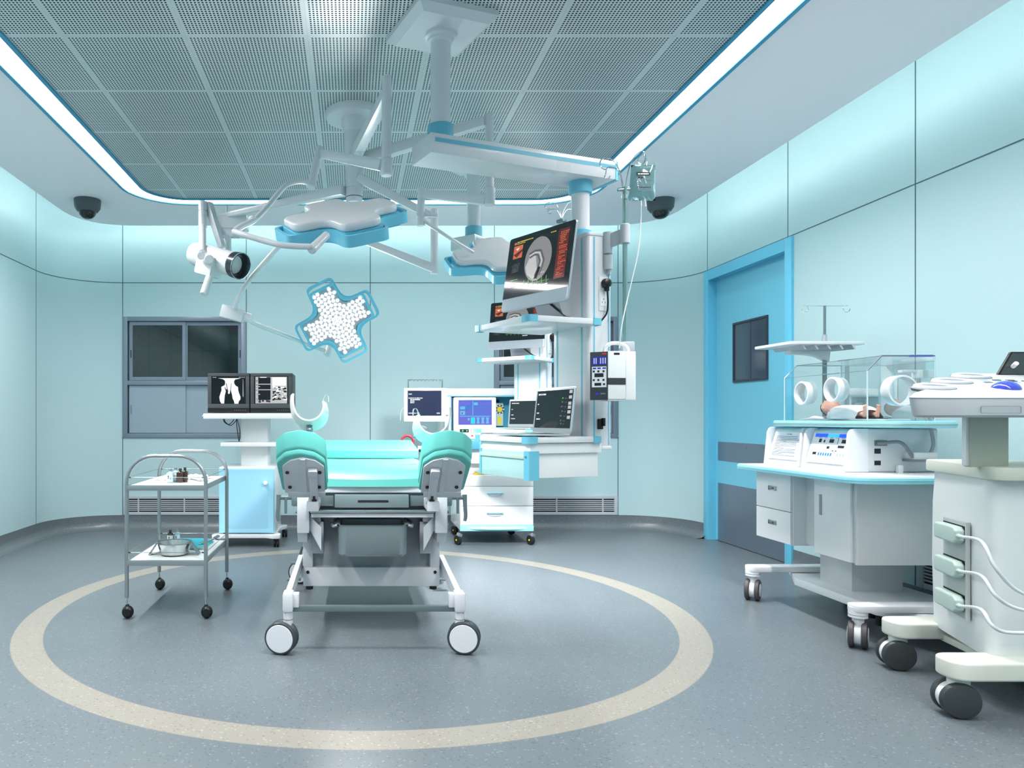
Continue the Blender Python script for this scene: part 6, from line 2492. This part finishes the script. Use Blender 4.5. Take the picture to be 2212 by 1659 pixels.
for s, kx in ((-1, 0), (1, .01)):
    hip = V(2.83 + s * .025, 4.060, bz + .035)
    knee_ = V(2.83 + s * .046, 4.015, bz + .036)
    ank = V(2.83 + s * .034, 3.965, bz + .022)
    limb([hip, knee_, ank], [.024, .020, .0125])
    # foot pointing up
    heel = ank + V(0, -.006, -.006)
    toe = heel + V(s * .004, -.008, .052)
    limb([heel, heel.lerp(toe, .5), toe], [.0115, .0105, .0105])
    for k in range(5):
        tp = toe + V(s * (-.010 + k * .005), -.001, .007 - .0018 * k)
        w.sph(tp, (.0042 - .0004 * k, .0045, .0075 - .0008 * k), skin, 10, 8)
    # arms bent on the chest with a small fist, under the gown
    sh0 = V(2.83 + s * .05, 4.205, bz + .042)
    el = V(2.83 + s * .078, 4.145, bz + .03)
    wr = V(2.83 + s * .052, 4.110, bz + .05)
    limb([sh0, el, wr], [.016, .014, .010])
    for k in range(4):
        w.sph(wr + V(-s * .004, -.012 - k * .001, .006 - .004 * k), (.0095, .006, .0036), skin, 8, 6)
    w.sph(wr + V(-s * .009, -.004, .010), (.004, .008, .004), skin, 8, 6)
body = obj('body', w, by)
rm = body.modifiers.new('join', 'REMESH')
rm.mode = 'VOXEL'
rm.voxel_size = .0022
rm.use_smooth_shade = True
sm_ = body.modifiers.new('smooth', 'SMOOTH')
sm_.factor = .6
sm_.iterations = 3
# hair cap: the back and top of the skull
w = MB()
b2 = bmesh.new()
bmesh.ops.create_uvsphere(b2, u_segments=32, v_segments=24, radius=1)
bmesh.ops.delete(b2, geom=[v for v in b2.verts if not (v.co.y * .9 - v.co.z * .55 > .34 + .05 * math.sin(v.co.x * 9))], context='VERTS')
w.add(b2, hairm, Matrix.Translation(hc) @ Matrix.Diagonal((.0462, .0585, .0492, 1)))
obj('hair', w, by)
w = MB()
for s in (-1, 1):
    w.tube([hc + V(s * .024, .004, .0435), hc + V(s * .015, .002, .0495), hc + V(s * .007, .004, .0475)], .0011, mat('lash', (90, 56, 48), .7), 6, smooth=4)
obj_isl('closed_eye', w, by)
w = MB().tube([hc + V(-.008, -.032, .0465), hc + V(0, -.0325, .0478), hc + V(.008, -.032, .0465)], .0014, mat('lip', (190, 104, 100), .5), 6, smooth=4)
obj('mouth', w, by)
# gown
w = MB()
nn_, mm3 = 28, 26
vs, fs = [], []
for lay in (0, 1):
    for j in range(mm3 + 1):
        t = j / mm3
        y = 4.25 - t * .278
        tp_ = 1 - .32 * max(0, (t - .7) / .3) ** 1.5
        rx_ = .056 + .052 * math.sin(min(1, t * 1.7) * PI / 2) - .004 * math.cos(t * 9)
        rz_ = .054 + .034 * math.sin(min(1, t * 1.6) * PI / 2) * (1 - .5 * t) - (.0022 if lay else 0)
        rx_ *= tp_
        rz_ *= tp_
        for i in range(nn_ + 1):
            a = PI * (-.04 + 1.08 * i / nn_)
            f_ = 1 + .022 * math.sin(a * 9 + t * 6) * (.4 + t)
            ca_ = math.cos(a)
            vs.append((2.83 + (rx_ - .002 * lay) * math.copysign(abs(ca_) ** .6, ca_) * f_, y, bz + max(.0, rz_ * math.sin(a) * f_) + .001))
    k0 = lay * (mm3 + 1) * (nn_ + 1)
    for j in range(mm3):
        for i in range(nn_):
            a = k0 + j * (nn_ + 1) + i
            fs.append((a, a + 1, a + nn_ + 2, a + nn_ + 1))
w.raw(vs, fs, cloth)
obj('gown', w, by, ang=80)
w = MB().prism(roundpoly([(2.77, 3.92), (2.90, 3.92), (2.90, 4.01), (2.77, 4.02)], .012, 3), bz + .0005, bz + .0035, mat('dark_cloth', (58, 68, 72), .85))
solo('foot_cloth', w, 'small dark grey cloth under the baby feet in the incubator', 'cloth')

# ================================================================== ULTRASOUND CART
us = thing('ultrasound_machine', 'cream ultrasound machine cut off by the right edge, with console, trackball and white cables', 'ultrasound machine', (2.72, 2.95, 0))
bodym = mat('ultrasound_white', (214, 218, 218), .42)
bodyg = mat('ultrasound_side', (176, 182, 180), .42)
# base beams
for yy, xa in ((2.735, 2.225), (3.25, 2.395)):
    w = MB().prism(roundpoly([(xa, yy - .07), (3.1, yy - .07), (3.1, yy + .07), (xa, yy + .07)], [.065, .03, .03, .065], 8), .148, .216, cream, None, .01, 3)
    obj('base_beam', w, us)
w = MB().prism([(2.52, 2.78), (2.98, 2.78), (2.98, 3.22), (2.60, 3.22)], .14, .17, cream, None, .004)
obj('base_deck', w, us)
for (xx, yy) in ((2.285, 2.735), (2.445, 3.25), (3.0, 2.735), (3.0, 3.25)):
    w = MB().cyl((xx, yy, .1), (xx, yy, .15), .036, cream, seg=24)
    cs = obj('caster', w, us)
    w = MB()
    axd = Vector((-.28, -1, 0)) if xx < 2.6 else Vector((.2, -1, 0))
    q_ = axd.to_track_quat('Z', 'Y').to_matrix().to_4x4()
    M = Matrix.Translation((xx - .02 + .01, yy - .0, .0665)) @ q_
    for s in (-1, 1):
        w.lathe([(0, s * .02), (.060, s * .02), (.066, s * .026), (.0665, s * .038), (.062, s * .048), (.05, s * .052), (0, s * .053)], mat('caster_charcoal', (52, 58, 60), .45), M, 36)
    w.lathe([(0, -.02), (.058, -.02), (.06, 0), (.058, .02), (0, .02)], iw, M, 32)
    obj('wheel', w, cs)
# body
w = MB()
bl = [(2.425, 2.75), (2.98, 2.75), (2.9, 3.24), (2.59, 3.24)]
secs = [(1.0, .2), (1.012, .3), (1.03, .5), (1.02, .75), (.985, .90)]
vs, fs = [], []
ol0 = roundpoly(bl, [.045, .03, .04, .04], 6)
cxm, cym = 2.72, 3.0
for s_k, z in secs:
    vs += [(cxm + (x - cxm) * s_k, cym + (y - cym) * s_k, z) for x, y in ol0]
n = len(ol0)
for k in range(len(secs) - 1):
    for i in range(n):
        fs.append((k * n + i, k * n + (i + 1) % n, (k + 1) * n + (i + 1) % n, (k + 1) * n + i))
fs += [tuple(range(n)), tuple(range((len(secs) - 1) * n, len(secs) * n))]
w.raw(vs, fs, bodym)
ub = obj('cabinet_body', w, us, ang=45)
w = MB().prism(roundpoly([(2.395, 2.70), (3.02, 2.70), (2.92, 3.28), (2.585, 3.28)], [.06, .04, .05, .04], 8), .885, .935, creamd if False else mat('ultrasound_top', (196, 200, 188), .4), None, .008)
obj('top_plate', w, us)
# connector bay on the slanted left face
pa, pb = V(2.425, 2.75, 0), V(2.59, 3.24, 0)
dirf = (pb - pa).normalized()
nf = V(-dirf.y, dirf.x, 0)
if nf.x > 0:
    nf = -nf


def face(px, py):
    """where the sight line through this photograph point meets the slanted face"""
    d = P(px, py, 1.0) - V(0, 0, CH)
    o = V(0, 0, CH)
    q0_ = pa + nf * .012
    t = (q0_ - o).dot(nf) / d.dot(nf)
    return o + d * t


c00, c10, c11, c01 = face(2040, 1305), face(2092, 1322), face(2093, 1126), face(2041, 1115)
M = frame(face(2040, 1312), -dirf, (0, 0, 1))
wd_ = (face(2092, 1322) - face(2040, 1312)).xy.length
hz_ = face(2040, 1116).z - face(2040, 1312).z
w = MB()
w.prism([(0, 0), (wd_, 0), (wd_, hz_), (0, hz_)], -.004, .004, bodyg, M)
w.prism([(wd_, -.004), (wd_ + .008, -.004), (wd_ + .008, hz_ + .004), (wd_, hz_ + .004)], -.004, .012, bodyg, M, .002)
obj('connector_bay', w, ub)
zs = [.5 - 0, .5, .5]
for k in range(3):
    zc_ = hz_ * (.87 - .36 * k)
    w = MB()
    w.prism([(.004, zc_ - .022), (wd_ - .004, zc_ - .022), (wd_ - .004, zc_ + .035), (.004, zc_ + .035)], .004, .0055, dark, M)
    w.prism(roundpoly([(.006, zc_ - .036), (wd_ - .03, zc_ - .036), (wd_ - .006, zc_ - .022), (wd_ - .006, zc_ + .018), (wd_ - .03, zc_ + .032), (.006, zc_ + .032)], [.02, .01, .01, .01, .01, .02], 4), .006, .042, mint, M, .012, 3)
    w.cyl(M @ V(wd_ - .014, zc_ - .002, .03), M @ V(wd_ + .008, zc_ - .002, .03), .011, mint, .007, 14)
    cn = obj('probe_connector', w, us)
    st = M @ V(wd_ + .006, zc_ - .002, .03)
    yy = 2.62
    if k == 0:
        pts = [st, P(2120, 1170, 2.68), P(2146, 1220, yy), P(2180, 1262, yy), P(2212, 1283, yy), P(2260, 1300, yy), P(2330, 1290, yy)]
    elif k == 1:
        pts = [st, P(2120, 1244, 2.68), P(2146, 1282, yy), P(2176, 1306, yy), P(2212, 1318, yy), P(2260, 1322, yy), P(2330, 1310, yy)]
    else:
        pts = [st, P(2118, 1316, 2.68), P(2140, 1348, yy), P(2165, 1364, yy), P(2212, 1367, yy), P(2260, 1362, yy), P(2330, 1340, yy)]
    e_ = pts[-1]
    pts += [V(e_.x + .05, 2.72, e_.z + .03)]
    obj('probe_cable', MB().tube(pts, .0065, wcab, 10, smooth=6), cn)
# neck
w = MB().prism(roundpoly([(2.388, 2.80), (2.535, 2.80), (2.535, 2.835), (2.388, 2.835)], .004, 3), .93, 1.14, creamd, None, .003)
w.prism([(2.378, 2.81), (2.388, 2.81), (2.388, 2.83), (2.378, 2.83)], .935, 1.13, iw, None, .003)
obj('neck', w, us)
w = MB().bb((2.72, 2.95, .93), (2.78, 3.05, 1.14), bodyg, .004)
obj('support', w, us) if False else w.bm.free()
# console
w = MB()
yn, yf = 2.62, 3.2
loz, hiz = 1.135, 1.185
olc = roundpoly([(2.03, 2.67), (2.17, 2.60), (3.02, 2.60), (3.02, 3.2), (2.72, 3.2)], [.05, .12, .05, .05, .08], 8)
vs, fs = [], []
n = len(olc)
mx, my = 2.62, 2.86
top = lambda y: 1.196 + max(0, y - 2.64) * .215
lay = [(.94, 1.122, 0), (.975, 1.13, 0), (1.0, 1.187, .05), (.998, 1.193, .05), (.965, 0, 0), (.9, .006, 0)]
for s_k, z, rise in lay:
    for x, y in olc:
        X_, Y_ = mx + (x - mx) * s_k, my + (y - my) * s_k
        vs.append((X_, Y_, z + rise * (Y_ - 2.6) if z > 1 else top(Y_) + z))
for k in range(len(lay) - 1):
    for i in range(n):
        fs.append((k * n + i, k * n + (i + 1) % n, (k + 1) * n + (i + 1) % n, (k + 1) * n + i))
fs += [tuple(range(n)), tuple(range((len(lay) - 1) * n, len(lay) * n))]
w.raw(vs, fs, mat('console_white', (182, 185, 190), .35))
cn_ = obj('console', w, us, ang=30)
w = MB()
n2 = len(olc)
vv = []
for (g, zz_) in ((1.0022, -.0012), (1.0022, .0012), (.99, .0012), (.99, -.0012)):
    for x, y in olc:
        X_, Y_ = mx + (x - mx) * g, my + (y - my) * g
        vv.append((X_, Y_, 1.190 + .05 * (Y_ - 2.6) + zz_))
ff = []
for k in range(4):
    for i in range(n2):
        ff.append((k * n2 + i, k * n2 + (i + 1) % n2, ((k + 1) % 4) * n2 + (i + 1) % n2, ((k + 1) % 4) * n2 + i))
w.raw(vv, ff, mgrey)
obj('seam_line', w, cn_)
TL = Matrix.Rotation(math.atan(.215), 4, 'X')
for (cx_, cy_) in ((2.245, 2.80), (2.42, 2.93), (2.61, 3.06)):
    w = MB().lathe([(.062, -.01), (.066, .0), (.062, .010), (.054, .013), (.04, .009), (.033, -.002), (0, -.004)], pg, Matrix.Translation((cx_, cy_, top(cy_) + .006)) @ TL @ Matrix.Diagonal((1.15, .8, 1, 1)), 32)
    w.lathe([(.0665, -.012), (.0705, -.002), (.0665, .003)], inkg, Matrix.Translation((cx_, cy_, top(cy_) + .006)) @ TL @ Matrix.Diagonal((1.15, .8, 1, 1)), 32)
    w.lathe([(.040, .0095), (.0, .009)], mgrey, Matrix.Translation((cx_, cy_, top(cy_) + .006)) @ TL @ Matrix.Diagonal((1.15, .8, 1, 1)), 32)
    obj('probe_cup', w, cn_)
w = MB()
Mt = Matrix.Translation((2.463, 2.735, top(2.735) + .006)) @ TL
w.lathe([(0, -.004), (.066, -.004), (.062, .006), (.05, .010), (0, .010)], iw, Mt, 32)
w.sph((2.463, 2.735, top(2.735) + .008), (.047, .047, .036), tball, 28, 16)
obj('trackball', w, cn_)
w = MB()
for i in range(4):
    for j in range(3):
        a, b_ = 2.56 + i * .055 + j * .014, 2.92 + j * .028
        w.box((a, b_, top(b_) + .0075), (.03, .012, .003), (mgrey, pg, ledge, dgrey)[(i + j) % 4], .001, TL.to_3x3())
obj_isl('key', w, cn_)
w = MB()
M = frame((2.25, 2.598, 1.137), (1, 0, 0), (0, 0, 1))
w.ring(rrect(0, .0, .145, .026, .006), rrect(.0012, .0012, .1438, .0248, .005), 0, .0015, mgrey, M)
obj('front_label', w, cn_)
# monitor standing behind the console
w = MB()
M = frame((2.83, 3.12, 1.305), (1, .0, 0), (0, .12, 1))
w.prism(roundpoly([(-.055, 0), (.2, 0), (.2, .102), (.015, .102)], [.004, .01, .01, .006], 3), -.012, 0, black, M, .002)
w.poly(M, [(-.043, .004), (.19, .004), (.19, .096), (.019, .096)], mat('tilt_glass', (46, 54, 56), .12, coat=.4), .0006)
mm4 = obj('flip_screen', w, us)
w = MB().cyl(M @ V(.014, .036, .001), M @ V(.006, .046, .028), .009, mat('white_knob', (235, 235, 235), .3), seg=18)
obj('knob', w, mm4)
